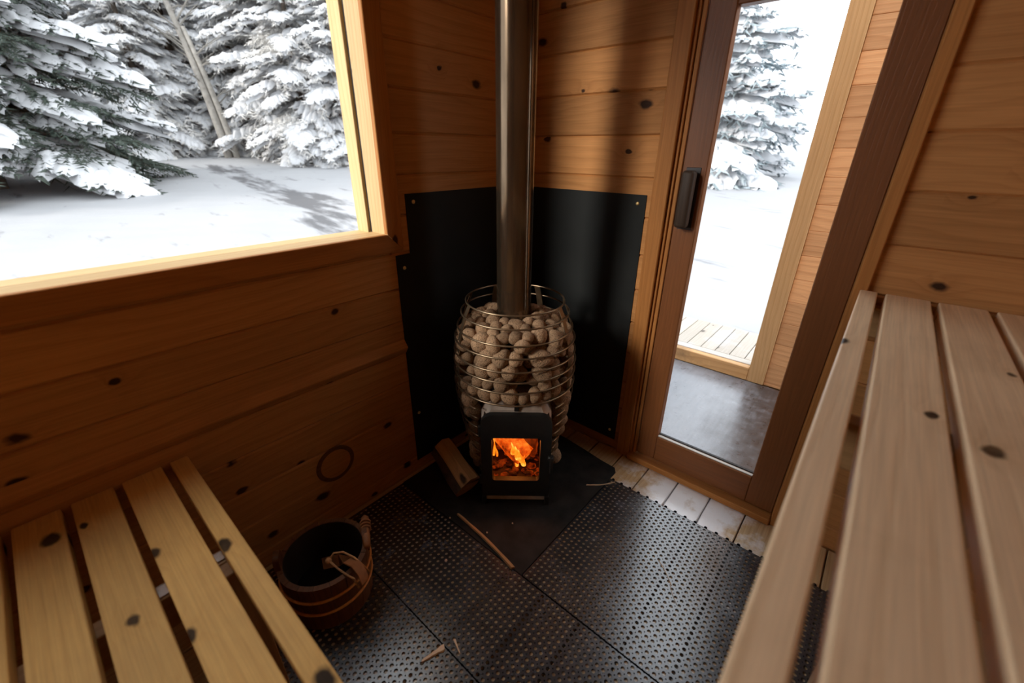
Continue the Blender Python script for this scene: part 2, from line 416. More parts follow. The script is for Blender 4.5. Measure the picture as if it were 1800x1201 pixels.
def ember(name, cool, warm, hot, strength, scale=14.0, thr=(0.35, 0.52, 0.7)):
    m, nt, N, L, P = nt_new(name)
    tc = N.new('ShaderNodeTexCoord')
    n = noise(nt, tc.outputs['Object'], scale, 5, 0.65)
    c = ramp(nt, n, [(thr[0], cool), (thr[1], warm), (thr[2], hot)])
    P.inputs['Base Color'].default_value = (0.03, 0.015, 0.01, 1); P.inputs['Roughness'].default_value = 0.9
    L.new(c, P.inputs['Emission Color']); P.inputs['Emission Strength'].default_value = strength
    return m
M['ember_log'] = ember('glowing log', (0.10, 0.012, 0.002), (0.75, 0.10, 0.006), (1.0, 0.40, 0.05), 1.6, 17.0, (0.36, 0.50, 0.68))
M['ember_dull'] = ember('smouldering log', (0.10, 0.012, 0.002), (0.34, 0.042, 0.004), (0.8, 0.16, 0.012), 0.8, 20.0, (0.40, 0.56, 0.74))
M['ember_bed'] = ember('ember bed', (0.03, 0.004, 0.001), (0.55, 0.06, 0.004), (1.0, 0.30, 0.03), 0.55, 30.0, (0.46, 0.60, 0.76))
M['flame'] = ember('flame', (0.85, 0.13, 0.008), (1.0, 0.30, 0.02), (1.0, 0.66, 0.16), 2.6, 20.0, (0.36, 0.5, 0.64))

def snow_mat():
    m, nt, N, L, P = nt_new('fresh snow')
    tc = N.new('ShaderNodeTexCoord')
    P.inputs['Base Color'].default_value = (0.64, 0.65, 0.665, 1); P.inputs['Roughness'].default_value = 0.75; P.inputs['Specular IOR Level'].default_value = 0.2
    bp = N.new('ShaderNodeBump'); bp.inputs['Strength'].default_value = 0.25; bp.inputs['Distance'].default_value = 0.05
    L.new(noise(nt, tc.outputs['Object'], 6.0, 5, 0.6), bp.inputs['Height']); L.new(bp.outputs[0], P.inputs['Normal'])
    return m
M['snow'] = snow_mat()
def needle_mat(name, a, b):
    m, nt, N, L, P = nt_new(name)
    tc = N.new('ShaderNodeTexCoord'); geo = N.new('ShaderNodeNewGeometry')
    n = noise(nt, tc.outputs['Object'], 5.0, 3)
    f = math_node(nt, 'ADD', math_node(nt, 'MULTIPLY', geo.outputs['Random Per Island'], 0.7), math_node(nt, 'MULTIPLY', n, 0.4), clamp=True)
    L.new(mix_rgb(nt, f, a, b), P.inputs['Base Color']); P.inputs['Roughness'].default_value = 0.7; P.inputs['Specular IOR Level'].default_value = 0.15
    return m
M['needle'] = needle_mat('dark spruce needles', (0.026, 0.040, 0.029), (0.095, 0.115, 0.098))
M['needle_haze'] = needle_mat('haze-painted spruce needles', (0.66, 0.645, 0.61), (0.86, 0.85, 0.83))  # distance haze painted into the colour of the forest needles
M['needle_pale'] = needle_mat('pale haze-painted spruce needles', (0.20, 0.25, 0.265), (0.38, 0.43, 0.45))  # haze over the tree beyond the door, painted into its needles
M['trunk'] = plain('spruce trunk bark', (0.12, 0.095, 0.075), 0.9, var=0.4, vscale=8)
M['birch'] = plain('pale poplar bark', (0.30, 0.28, 0.25), 0.8, var=0.25, vscale=6)
M['twig'] = plain('bare frosted twigs', (0.25, 0.235, 0.21), 0.85, var=0.3, vscale=5)

# ------------------------------------------------------------------ the setting: sauna shell
WIN_Y0, WIN_Y1, WIN_Z0, WIN_Z1 = -3.45, -0.780, 1.090, 2.54
ROOM_X, ROOM_Y, ROOM_Z = 2.06, -3.62, 2.66

def board_rows(z_first, pitch, zmin, zmax):
    z = z_first
    while z > zmin: z -= pitch
    out = []
    while z < zmax:
        a, b = max(z, zmin), min(z + pitch, zmax)
        if b - a > 0.004: out.append((a, b))
        z += pitch
    return out

def boards(rows, u0, u1, hole, put, bev=0.0045):
    """put(u0,u1,z0,z1) adds one board; hole=(u0,u1,z0,z1) is left open"""
    for z0, z1 in rows:
        if hole is None or z1 <= hole[2] or z0 >= hole[3]:
            put(u0, u1, z0, z1); continue
        if hole[0] > u0: put(u0, hole[0], z0, z1)
        if hole[1] < u1: put(hole[1], u1, z0, z1)
        if z0 < hole[2] - 0.004: put(hole[0], hole[1], z0, hole[2])
        if z1 > hole[3] + 0.004: put(hole[0], hole[1], hole[3], z1)

# left wall (window)
w = MB()
hole = (WIN_Y0 - 0.005, WIN_Y1 + 0.02, WIN_Z0 - 0.03, WIN_Z1 + 0.03)
boards(board_rows(0.6085, 0.1347, 0.0, ROOM_Z), ROOM_Y, 0.0, hole, lambda a, b, c, d: w.box(-0.02, 0.0, a, b, c, d, 0.0058))
for a, b, c, d in ((ROOM_Y, 0.12, -0.12, hole[2]), (ROOM_Y, 0.12, hole[3], ROOM_Z + 0.12), (ROOM_Y, hole[0], hole[2], hole[3]), (hole[1], 0.12, hole[2], hole[3])):
    w.box(-0.12, -0.0201, a, b, c, d)
o = w.build('wall_left', M['wall_y']); tag(o, 'cedar board wall with the large picture window', 'wall', kind='structure')
# the proud lower lip of the board row under which the lower wall sets back
w = MB(); w.prism([(0.0005, 0.6095), (0.004, 0.6090), (0.021, 0.636), (0.021, 0.640), (0.0005, 0.668)], ROOM_Y, -0.745)
o = w.build('trim_1', M['wall_y']); tag(o, 'thin chamfered ledge along the boards of the window wall', 'trim', kind='structure')

DOOR = (0.70, 1.322, 0.0, 1.90)
w = MB()
rows = board_rows(1.272, 0.1470, 0.0, ROOM_Z)
boards(rows, 0.0, ROOM_X, (DOOR[0], DOOR[1], -0.1, DOOR[3] + 0.01), lambda a, b, c, d: w.box(a, b, 0.0, 0.02, c, d, 0.0058))
for a, b, c, d in ((-0.12, DOOR[0], -0.12, ROOM_Z + 0.12), (DOOR[1], ROOM_X + 0.12, -0.12, ROOM_Z + 0.12), (DOOR[0], DOOR[1], DOOR[3], ROOM_Z + 0.12), (DOOR[0], DOOR[1], -0.12, -0.001)):
    w.box(a, b, 0.0201, 0.12, c, d)
o = w.build('wall_door', M['wall_x']); tag(o, 'knotty cedar board wall around the glazed door', 'wall', kind='structure')

w = MB()
for z0, z1 in board_rows(0.6, 0.137, 0.0, ROOM_Z): w.box(ROOM_X, ROOM_X + 0.02, ROOM_Y, 0.0, z0, z1, 0.0042)
w.box(ROOM_X + 0.0201, ROOM_X + 0.12, ROOM_Y - 0.1, 0.12, -0.12, ROOM_Z + 0.12)
o = w.build('wall_right', M['wall_y']); tag(o, 'cedar board wall behind the high bench', 'wall', kind='structure')
w = MB()
for z0, z1 in board_rows(0.6, 0.137, 0.0, ROOM_Z): w.box(0.0, ROOM_X, ROOM_Y - 0.02, ROOM_Y, z0, z1, 0.0058)
w.box(-0.12, ROOM_X + 0.12, ROOM_Y - 0.12, ROOM_Y - 0.0201, -0.12, ROOM_Z + 0.12)
o = w.build('wall_back', M['wall_x']); tag(o, 'cedar board wall behind the low bench', 'wall', kind='structure')
w = MB()
x = 0.0
while x < ROOM_X:
    w.box(x, min(x + 0.137, ROOM_X), ROOM_Y, 0.0, ROOM_Z, ROOM_Z + 0.02, 0.0042); x += 0.137
w.box(-0.12, ROOM_X + 0.12, ROOM_Y - 0.1, 0.12, ROOM_Z + 0.0201, ROOM_Z + 0.14)
o = w.build('ceiling', M['wall_y']); tag(o, 'cedar board ceiling', 'ceiling', kind='structure')
# floor planks run from the door into the room, joints measured at x = .816 + .1405 k
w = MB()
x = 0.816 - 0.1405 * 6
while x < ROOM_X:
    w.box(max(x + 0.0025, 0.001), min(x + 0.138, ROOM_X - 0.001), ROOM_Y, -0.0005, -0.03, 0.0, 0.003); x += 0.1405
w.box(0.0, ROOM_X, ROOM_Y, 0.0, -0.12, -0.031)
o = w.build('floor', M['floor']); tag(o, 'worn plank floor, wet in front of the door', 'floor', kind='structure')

# window
win = empty('window_1', (-0.05, -1.54, 1.09)); tag(win, 'large picture window over the low bench', 'window', kind='structure')
def wbuild(mb, name, mat):
    o = mb.build(name, mat); o.parent = win; o.matrix_parent_inverse = Matrix.Translation(-win.location); return o
c0, c1 = 0.063, 0.020
def mitre(ya, yb, yc, yd, za, zb, zc, zd):
    pass
cs = MB()
# casing boards with mitred corners, drawn as (y,z) outlines, extruded in x
def xprism(mb, pts, x0, x1, bev=0.002):
    # prism extrudes along y; swap axes
    b = MB(); b.prism([(p[0], p[1]) for p in pts], x0, x1, bev, seg=1)
    bmesh.ops.transform(b.bm, matrix=Matrix(((0, 1, 0, 0), (1, 0, 0, 0), (0, 0, 1, 0), (0, 0, 0, 1))), verts=b.bm.verts[:])
    t = bpy.data.meshes.new('t'); b.bm.to_mesh(t); b.bm.free(); mb.bm.from_mesh(t); bpy.data.meshes.remove(t)
Y0, Y1, Z0, Z1 = WIN_Y0, WIN_Y1, WIN_Z0, WIN_Z1
xprism(cs, [(Y0, Z0), (Y1, Z0), (Y1 + c0, Z0 - c0), (Y0 - c0, Z0 - c0)], 0.0006, c1)
wbuild(cs, 'sill_casing', M['trim_y'])
cs = MB(); xprism(cs, [(Y1, Z0), (Y1, Z1), (Y1 + c0, Z1 + c0), (Y1 + c0, Z0 - c0)], 0.0006, c1); wbuild(cs, 'side_casing', M['trim_z'])
cs = MB(); xprism(cs, [(Y0, Z0), (Y0, Z1), (Y0 - c0, Z1 + c0), (Y0 - c0, Z0 - c0)], 0.0006, c1); wbuild(cs, 'side_casing', M['trim_z'])
cs = MB(); xprism(cs, [(Y0, Z1), (Y1, Z1), (Y1 + c0, Z1 + c0), (Y0 - c0, Z1 + c0)], 0.0006, c1); wbuild(cs, 'head_casing', M['trim_y'])
# jamb liners: inner part, glazing groove, outer stop
for nm, xa, xb in (('jamb', -0.078, 0.0195), ('outer_stop', -0.175, -0.104)):
    q = MB(); q.box(xa, xb, Y1 + 0.0005, Y1 + 0.019, Z0 - 0.019, Z1, 0.0015); q.box(xa, xb, Y0 - 0.004, Y0 - 0.0005, Z0 - 0.019, Z1, 0.0015)
    q.bm.verts.ensure_lookup_table()
    wbuild(q, nm, M['pale_z'])
    q = MB(); q.box(xa, xb, Y0, Y1, Z0 - 0.019, Z0 - (0.0005 if nm == 'jamb' else 0.006), 0.0015); q.box(xa, xb, Y0, Y1, Z1 + 0.0005, Z1 + 0.019, 0.0015)
    wbuild(q, 'sill' if nm == 'jamb' else 'outer_sill', M['pale_y'])
q = MB(); q.box(-0.1035, -0.0785, Y1 + 0.012, Y1 + 0.019, Z0 - 0.019, Z1 + 0.019); q.box(-0.1035, -0.0785, Y0 - 0.019, Y0 - 0.012, Z0 - 0.019, Z1 + 0.019)
q.box(-0.1035, -0.0785, Y0 - 0.012, Y1 + 0.012, Z0 - 0.019, Z0 - 0.010); wbuild(q, 'glazing_groove', M['rubber_strip'])
q = MB(); q.box(-0.094, -0.088, Y0 - 0.011, Y1 + 0.011, Z0 - 0.009, Z1 + 0.01); wbuild(q, 'pane', M['win_glass'])

# door
dr = empty('door_1', (1.0, 0.02, 0.0)); tag(dr, 'narrow brown door with one tall glass pane', 'door', kind='structure')
def dbuild(mb, name, mat, smooth=False):
    o = mb.build(name, mat, smooth=smooth); o.parent = dr; o.matrix_parent_inverse = Matrix.Translation(-dr.location); return o
GX0, GX1, GZ0, GZ1 = 0.818, 1.217, 0.166, 1.772
LX0, LX1 = 0.733, 1.318
q = MB(); q.box(0.640, 0.701, -0.020, -0.0006, 0.0008, 1.957, 0.003); dbuild(q, 'casing', M['trim_z'])
q = MB(); q.box(1.3215, 1.357, -0.020, -0.0006, 0.0008, 1.957, 0.003); dbuild(q, 'casing', M['trim_z'])
q = MB(); q.box(0.640, 1.357, -0.020, -0.0006, 1.9575, 2.02, 0.003); dbuild(q, 'head_casing', M['trim_x'])
q = MB(); q.box(0.7012, 0.712, -0.004, 0.12, 0.031, 1.90, 0.002); q.box(0.716, 0.7305, 0.001, 0.03, 0.031, 1.90, 0.002); q.box(0.7125, 0.7165, 0.012, 0.12, 0.031, 1.90)
q.box(1.3185, 1.3215, 0.002, 0.12, 0.031, 1.90); q.box(0.7012, 1.3215, 0.0, 0.12, 1.9005, 1.91); dbuild(q, 'jamb', M['trim_z'])
q = MB(); q.box(LX0, GX0, 0.004, 0.046, 0.038, 1.895, 0.003); dbuild(q, 'stile', M['door_z'])
q = MB(); q.box(GX1, LX1, 0.004, 0.046, 0.038, 1.895, 0.003); dbuild(q, 'stile', M['door_z'])
q = MB(); q.box(GX0 + 0.0003, GX1 - 0.0003, 0.0045, 0.0455, 0.038, GZ0, 0.003); dbuild(q, 'bottom_rail', M['door_x'])
q = MB(); q.box(GX0 + 0.0003, GX1 - 0.0003, 0.0045, 0.0455, GZ1, 1.895, 0.003); dbuild(q, 'top_rail', M['door_x'])
q = MB(); q.box(GX0 + 0.001, GX1 - 0.001, 0.024, 0.029, GZ0 + 0.001, GZ1 - 0.001); dbuild(q, 'pane', M['door_glass'])
q = MB(); q.box(GX0 + 0.001, GX1 - 0.001, 0.0305, 0.040, GZ0 + 0.0005, GZ0 + 0.006); dbuild(q, 'glazing_bead', M['rubber_strip'])
q = MB(); q.box(GX0 + 0.001, GX1 - 0.001, 0.010, 0.0225, GZ0 + 0.0005, GZ0 + 0.004); dbuild(q, 'glazing_bead', M['bead'])
q = MB(); q.box(0.702, 1.3205, -0.032, 0.12, 0.0008, 0.030, 0.004); dbuild(q, 'threshold', M['trim_x'])
# handle: a thick wooden grip on two stand-offs
h = MB(); h.box(0.750, 0.796, -0.050, -0.010, 1.110, 1.306, 0.012, seg=3)
h.box(0.757, 0.789, -0.030, 0.0045, 1.122, 1.294, 0.004)
dbuild(h, 'handle', M['handle'], smooth=True)
h = MB(); h.box(0.748, 0.800, 0.0015, 0.004, 1.10, 1.315, 0.001); dbuild(h, 'handle_plate', M['black_metal'])

# ------------------------------------------------------------------ porch beyond the door
FY = 1.198
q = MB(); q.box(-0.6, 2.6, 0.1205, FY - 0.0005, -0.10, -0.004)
def porch_floor_mat():
    m, nt, N, L, P = nt_new('wet dark porch floor with painted reflection')
    tc = N.new('ShaderNodeTexCoord')
    n = noise(nt, tc.outputs['Object'], 3.0, 6, 0.62); n2 = noise(nt, tc.outputs['Object'], 17.0, 5, 0.7)
    mp = N.new('ShaderNodeMapping'); mp.inputs['Rotation'].default_value = (0, 0, 0.5); mp.inputs['Scale'].default_value = (60, 6, 1); L.new(tc.outputs['Object'], mp.inputs[0])
    st = noise(nt, mp.outputs[0], 1.0, 3)
    sx = N.new('ShaderNodeSeparateXYZ'); L.new(tc.outputs['Object'], sx.inputs[0])
    # frost tint painted in for the opening's reflection, ragged towards the right-hand wall
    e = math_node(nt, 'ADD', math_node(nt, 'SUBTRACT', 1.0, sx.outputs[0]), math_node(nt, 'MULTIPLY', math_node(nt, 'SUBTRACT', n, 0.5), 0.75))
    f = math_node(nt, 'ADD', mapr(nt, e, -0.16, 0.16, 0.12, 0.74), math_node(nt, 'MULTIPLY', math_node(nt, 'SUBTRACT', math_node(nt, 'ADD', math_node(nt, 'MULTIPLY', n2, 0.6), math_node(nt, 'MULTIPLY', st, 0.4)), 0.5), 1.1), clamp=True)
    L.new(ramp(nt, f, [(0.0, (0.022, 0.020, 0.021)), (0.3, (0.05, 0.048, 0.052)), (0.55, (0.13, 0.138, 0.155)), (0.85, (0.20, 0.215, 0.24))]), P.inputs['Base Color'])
    L.new(mapr(nt, n2, 0.3, 0.7, 0.22, 0.5), P.inputs['Roughness'])
    P.inputs['Specular IOR Level'].default_value = 0.9
    P.inputs['Coat Weight'].default_value = 0.6; P.inputs['Coat Roughness'].default_value = 0.22
    bp = N.new('ShaderNodeBump'); bp.inputs['Strength'].default_value = 0.3; bp.inputs['Distance'].default_value = 0.004
    L.new(n2, bp.inputs['Height']); L.new(bp.outputs[0], P.inputs['Normal'])
    return m
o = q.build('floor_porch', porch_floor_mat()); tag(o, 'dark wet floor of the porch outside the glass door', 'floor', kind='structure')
q = MB()
for z0, z1 in board_rows(0.837, 0.1370, -0.003, 2.20): q.box(1.034, 2.6, FY + 0.012, FY + 0.032, z0, z1, 0.003)
q.box(1.034, 2.6, FY + 0.0325, FY + 0.10, -0.003, 2.20)
o = q.build('wall_porch', M['porch_wall']); tag(o, 'light cedar board wall of the porch beyond the door', 'wall', kind='structure')
q = MB(); q.box(0.937, 1.0335, FY, FY + 0.10, -0.003, 2.20, 0.003)
o = q.build('trim_2', M['porch_post']); tag(o, 'light wooden jamb post at the porch opening', 'post', kind='structure')
q = MB(); q.box(-0.6, 0.936, FY + 0.0008, FY + 0.05, -0.003, 0.088, 0.004)
o = q.build('trim_3', M['porch_sill']); tag(o, 'stained wooden step edge across the porch opening', 'step', kind='structure')
# deck: an edge board along the step, then boards running outwards
dk = empty('wooden_deck', (0.3, 1.5, 0.0)); tag(dk, 'pale snow-dusted wooden deck outside the porch opening', 'deck')
def kbuild(mb, name, mat):
    o = mb.build(name, mat); o.parent = dk; o.matrix_parent_inverse = Matrix.Translation(-dk.location); return o
q = MB(); q.box(-0.6, 0.934, FY + 0.051, FY + 0.118, 0.058, 0.092, 0.003); kbuild(q, 'edge_board', M['deck_x'])
q = MB(); x = 0.393 - 0.0965 * 10
while x < 1.7:
    if x + 0.1 < 0.934 or True:
        q.box(x + 0.002, x + 0.0945, FY + 0.12 if x < 0.9 else FY + 0.12, 1.85, 0.058, 0.092, 0.003)
    x += 0.0965
kbuild(q, 'deck_boards', M['deck'])
q = MB(); q.box(-0.6, 1.7, 1.78, 1.83, -0.55, 0.0575); q.box(-0.6, 1.7, FY + 0.13, FY + 0.18, -0.55, 0.0575); kbuild(q, 'joists', M['bear_x'])

# ------------------------------------------------------------------ snowy ground outside
def gz(x, y): return -0.45 - 0.06 * x + 0.04 * y
rs = np.random.RandomState(5)
gx = np.concatenate([np.linspace(-60, -24, 19)[:-1], np.linspace(-24, -0.13, 160), np.linspace(0.1, 14, 40)])
gy = np.concatenate([np.linspace(-30, -4, 26)[:-1], np.linspace(-4, 9, 110), np.linspace(9.2, 60, 70)])
GX, GY = np.meshgrid(gx, gy, indexing='ij')
def sn(x, y, s, ph): return np.sin(x * s + ph) * np.cos(y * s * 1.13 + ph * 1.7)
GZ = gz(GX, GY) + 0.03 * sn(GX, GY, 0.9, 0.3) + 0.018 * sn(GX + 0.4 * GY, GY, 2.3, 1.1) + 0.008 * sn(GX, GY - 0.5 * GX, 5.1, 2.0)
near = (GX > -0.5) & (GX < 2.8) & (GY < 2.2) & (GY > -3.4)
GZ = np.where(near, np.minimum(GZ, -0.42), GZ)
# a ploughed drive curves in from the right and bends away beyond the spruce
road = np.array([(-3.4, 2.2), (-5.6, 2.45), (-6.9, 2.62), (-8.1, 2.98), (-9.7, 3.30), (-11.7, 3.45), (-14.5, 3.6), (-17.5, 3.9)])
def road_dist(x, y):
    best = np.full(x.shape, 1e9)
    for (ax, ay), (bx, by) in zip(road[:-1], road[1:]):
        t = np.clip(((x - ax) * (bx - ax) + (y - ay) * (by - ay)) / ((bx - ax) ** 2 + (by - ay) ** 2), 0, 1)
        best = np.minimum(best, np.hypot(x - ax - t * (bx - ax), y - ay - t * (by - ay)))
    return best
RD = road_dist(GX, GY)
GZ -= 0.09 * np.exp(-(RD / 0.9) ** 2)
n0, n1 = GX.shape
V = np.stack([GX.ravel(), GY.ravel(), GZ.ravel()], 1)
ii = np.arange(n0 * n1).reshape(n0, n1)
F = np.stack([ii[:-1, :-1].ravel(), ii[1:, :-1].ravel(), ii[1:, 1:].ravel(), ii[:-1, 1:].ravel()], 1)
def ground_mat():
    m, nt, N, L, P = nt_new('snow cover with a thawed strip of asphalt')
    tc = N.new('ShaderNodeTexCoord'); at = N.new('ShaderNodeAttribute'); at.attribute_name = 'road'
    mp = N.new('ShaderNodeMapping'); mp.inputs['Rotation'].default_value = (0, 0, 0.25); mp.inputs['Scale'].default_value = (0.55, 2.0, 1); L.new(tc.outputs['Object'], mp.inputs[0])
    n = noise(nt, mp.outputs[0], 1.3, 6, 0.6)
    r = math_node(nt, 'ADD', at.outputs['Fac'], math_node(nt, 'MULTIPLY', math_node(nt, 'SUBTRACT', n, 0.5), 2.3))
    f = mapr(nt, r, 0.25, 0.62, 0.0, 1.0)
    L.new(mix_rgb(nt, f, (0.355, 0.36, 0.37), (0.125, 0.125, 0.13)), P.inputs['Base Color'])
    P.inputs['Roughness'].default_value = 0.7; P.inputs['Specular IOR Level'].default_value = 0.2
    bp = N.new('ShaderNodeBump'); bp.inputs['Strength'].default_value = 0.3; bp.inputs['Distance'].default_value = 0.06
    L.new(noise(nt, tc.outputs['Object'], 1.6, 6, 0.6), bp.inputs['Height']); L.new(bp.outputs[0], P.inputs['Normal'])
    return m
g = np_obj('ground', V, F, ground_mat(), smooth=True)
at = g.data.attributes.new('road', 'FLOAT', 'POINT'); at.data.foreach_set('value', np.clip(0.62 * np.exp(-(RD / 0.62) ** 2), 0, 1).ravel().astype(np.float32))
tag(g, 'snow-covered ground with a thawed strip of drive', 'ground', kind='structure')

# ------------------------------------------------------------------ trees
def rot_z(a): c, s = math.cos(a), math.sin(a); return np.array([[c, -s, 0], [s, c, 0], [0, 0, 1.0]])
def rot_y(a): c, s = math.cos(a), math.sin(a); return np.array([[c, 0, s], [0, 1, 0], [-s, 0, c]])

def branch_template(seed, ntw=24, dens=9, thick=0.07, nlen=0.075):
    """unit-long bough along +x: needles as thin triangles, snow as lumpy quads"""
    r = np.random.RandomState(seed)
    tri, quad = [], []
    def spine(t): return np.array([t, 0.0, -0.18 * t * t + 0.05 * t])
    twigs = [(spine(0.1), spine(1.0) - spine(0.1), 1.0)]
    for k in range(ntw):
        t = 0.12 + 0.86 * (k + r.rand() * 0.6) / ntw
        side = 1 if k % 2 else -1
        ang = math.radians(58 - 26 * t + r.uniform(-9, 9)) * side
        ln = (0.42 * (1 - t) ** 0.8 + 0.10) * r.uniform(0.8, 1.15)
        d = np.array([math.cos(ang), math.sin(ang), r.uniform(-0.28, 0.02)]) * ln
        twigs.append((spine(t), d, ln))
    for k in range(ntw // 2):                       # hanging twigs under the bough
        t = 0.1 + 0.85 * r.rand()
        d = np.array([0.45, r.uniform(-0.6, 0.6), -r.uniform(0.5, 1.0)]) * 0.17
        twigs.append((spine(t), d, 0.12))
    for p, d, ln in twigs:
        n = max(3, int(dens * ln / 0.3))
        dn = d / np.linalg.norm(d)
        sd = np.cross(dn, [0, 0, 1.0]); sd /= np.linalg.norm(sd) + 1e-9
        up = np.cross(sd, dn)
        for j in range(n):
            u = (j + r.rand()) / n
            b = p + d * u + np.array([0, 0, -0.10 * ln * u * u])
            for sgn in (-1, 1):
                a = r.uniform(-0.9, 0.35)
                nd = dn * 0.75 + sd * sgn * 0.8 * math.cos(a) + up * math.sin(a) * 0.8
                nd = nd / np.linalg.norm(nd) * nlen * r.uniform(0.7, 1.3)
                wv = np.cross(nd, r.randn(3)); wv = wv / (np.linalg.norm(wv) + 1e-9) * nlen * 0.13
                tri.append((b - wv, b + wv, b + nd))
    # snow: main pad along the bough and a finger on most side twigs
    sv, sf = [], []
    def pad(p, d, wid, th, nu, nv):
        base = len(sv)
        dn = d / np.linalg.norm(d); sd = np.cross([0, 0, 1.0], dn); sd /= np.linalg.norm(sd)
        for i in range(nu + 1):
            u = i / nu
            w = wid * math.sin(math.pi * min(0.97, 0.06 + 0.94 * u)) ** 0.6 * r.uniform(0.8, 1.2)
            h = th * math.sin(math.pi * (0.05 + 0.9 * u)) ** 0.5 * r.uniform(0.75, 1.25)
            for j in range(nv + 1):
                s = -1 + 2 * j / nv
                z = h * math.sqrt(max(0, 1 - s * s)) - 0.35 * h * abs(s) - 0.010
                q = p + d * (0.02 + 0.98 * u) + sd * (w * s) + np.array([0, 0, z - 0.10 * np.linalg.norm(d) * u * u + r.uniform(-0.15, 0.15) * h])
                sv.append(q)
        for i in range(nu):
            for j in range(nv):
                a = base + i * (nv + 1) + j
                sf.append((a, a + nv + 1, a + nv + 2, a + 1))
    pad(spine(0.22), spine(1.0) - spine(0.22), 0.085, thick, 10, 5)
    for p, d, ln in twigs[1:ntw + 1]:
        if r.rand() < 0.86:
            pad(p, d * 0.92, 0.05 + 0.03 * r.rand(), thick * r.uniform(0.5, 0.95), 4, 3)
    T = np.array(tri).reshape(-1, 3)
    return T, np.array(sv), np.array(sf)

def make_spruce(name, H, R, nb, tmpl, seed, mats, snow_keep=0.9, z_low=0.03, droop=(-0.42, 0.35), clean=0.0):
    r = np.random.RandomState(seed)
    TV, SV, SF = [], [], []
    so = 0
    for k in range(nb):
        u = z_low + (0.985 - z_low) * ((k + r.rand()) / nb) ** 1.25
        ln = (R * (1 - u) ** 0.78 * r.uniform(0.78, 1.12)) + 0.12
        az = k * 2.39996 + r.uniform(-0.4, 0.4)
        pitch = droop[0] + (droop[1] - droop[0]) * u + r.uniform(-0.12, 0.12)
        T, S, Fq = tmpl[r.randint(len(tmpl))]
        Rm = rot_z(az) @ rot_y(-pitch)
        if r.rand() < 0.5: mir = np.array([1, -1, 1.0])
        else: mir = np.ones(3)
        sc_ = ln * np.array([1, r.uniform(0.85, 1.15), r.uniform(0.9, 1.25)])
        off = np.array([0, 0, u * H])
        TV.append((T * mir * sc_) @ Rm.T + off)
        if r.rand() < snow_keep:
            SV.append((S * mir * sc_) @ Rm.T + off); SF.append(Fq + so); so += len(S)
    TV = np.concatenate(TV)
    me_n = np_mesh('needles', TV, np.arange(len(TV)).reshape(-1, 3)); me_n.materials.append(mats[0])
    me_s = np_mesh('snow_load', np.concatenate(SV), np.concatenate(SF)); me_s.materials.append(M['snow'])
    me_s.polygons.foreach_set('use_smooth', [True] * len(me_s.polygons))
    b = MB(); b.tube([(0, 0, -0.6), (0.02, 0, H * 0.4), (0, 0.02, H * 0.98)], [0.035 * H / 3 + 0.05, 0.02 * H / 3 + 0.02, 0.012], 9)
    t = b.build('trunk', M['trunk'], smooth='all')
    root = empty(name)
    t.parent = root
    for nm, me in (('needles', me_n), ('snow_load', me_s)):
        ob = bpy.data.objects.new(nm, me); COL.objects.link(ob); ob.parent = root
    return root

def copy_tree(src, name, loc, rz, s, label, group=None):
    c = src.copy(); c.name = name; COL.objects.link(c)
    c.location = loc; c.rotation_euler = (0, 0, rz); c.scale = (s, s, s)
    c['label'] = label
    if group: c['group'] = group
    for ch in src.children:
        d = ch.copy(); COL.objects.link(d); d.parent = c
    return c

fine_t = [branch_template(10 + i, 28, 15, 0.060, 0.046) for i in range(4)]
far_t = [branch_template(30 + i, 20, 8, 0.075, 0.085) for i in range(4)]
FOREST = 'snow-laden spruces at the forest edge'
# the big dark spruce standing in the clearing
big = make_spruce('spruce_tree', 11.5, 3.9, 260, fine_t, 3, (M['needle'],), 0.66, 0.085, (-0.13, 0.4))
x, y = -15.2, -1.55
big.location = (x, y, gz(x, y) + 0.02); tag(big, 'big dark green spruce loaded with snow, alone in front of the forest', 'tree')
# forest edge
A = make_spruce('spruce_tree', 12.0, 2.5, 150, far_t, 21, (M['needle_haze'],), 0.95, 0.02, (-0.40, 0.35))
B = make_spruce('spruce_tree', 10.0, 2.2, 130, far_t, 22, (M['needle_haze'],), 0.95, 0.02, (-0.5, 0.3))
spots = [  # x, y, scale, proto, label
    (-15.6, 8.3, 1.0, A, 'tall white spruce closest to the right-hand window post'),
    (-16.8, 7.0, 1.05, B, 'snow-caked spruce second from the right-hand window post'),
    (-19.5, 7.6, 1.25, A, 'tall snowy spruce rising behind the trees by the window post'),
    (-21.5, 6.6, 1.1, B, 'snowy spruce just to the right of the leaning pale trunk'),
    (-23.0, 4.9, 1.2, A, 'grey snowy spruce directly behind the leaning pale trunk'),
    (-21.8, 3.2, 1.05, B, 'snowy spruce between the big dark spruce and the leaning pale trunk'),
    (-26.0, 2.0, 1.3, A, 'far snowy spruce showing over the shoulder of the big dark spruce'),
    (-27.5, 6.4, 1.4, B, 'far tall spruce in the second row behind the leaning pale trunk'),
    (-25.5, 10.0, 1.4, A, 'far tall spruce in the second row towards the window post'),
    (-30.0, 3.9, 1.5, A, 'deepest spruce seen in the gap left of the leaning pale trunk'),
    (-14.8, 11.6, 1.05, B, 'snowy spruce hidden behind the right-hand window post'),
    (-12.6, 15.4, 1.15, A, 'tall snowy spruce behind the wall right of the window'),
    (-24.0, -3.5, 1.3, B, 'snowy spruce mostly hidden behind the big dark spruce'),
]
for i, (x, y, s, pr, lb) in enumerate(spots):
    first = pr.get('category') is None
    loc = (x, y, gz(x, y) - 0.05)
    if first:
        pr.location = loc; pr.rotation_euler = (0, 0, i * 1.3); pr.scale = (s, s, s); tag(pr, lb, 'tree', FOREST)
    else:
        copy_tree(pr, 'spruce_tree', loc, i * 1.3, s, lb, FOREST)
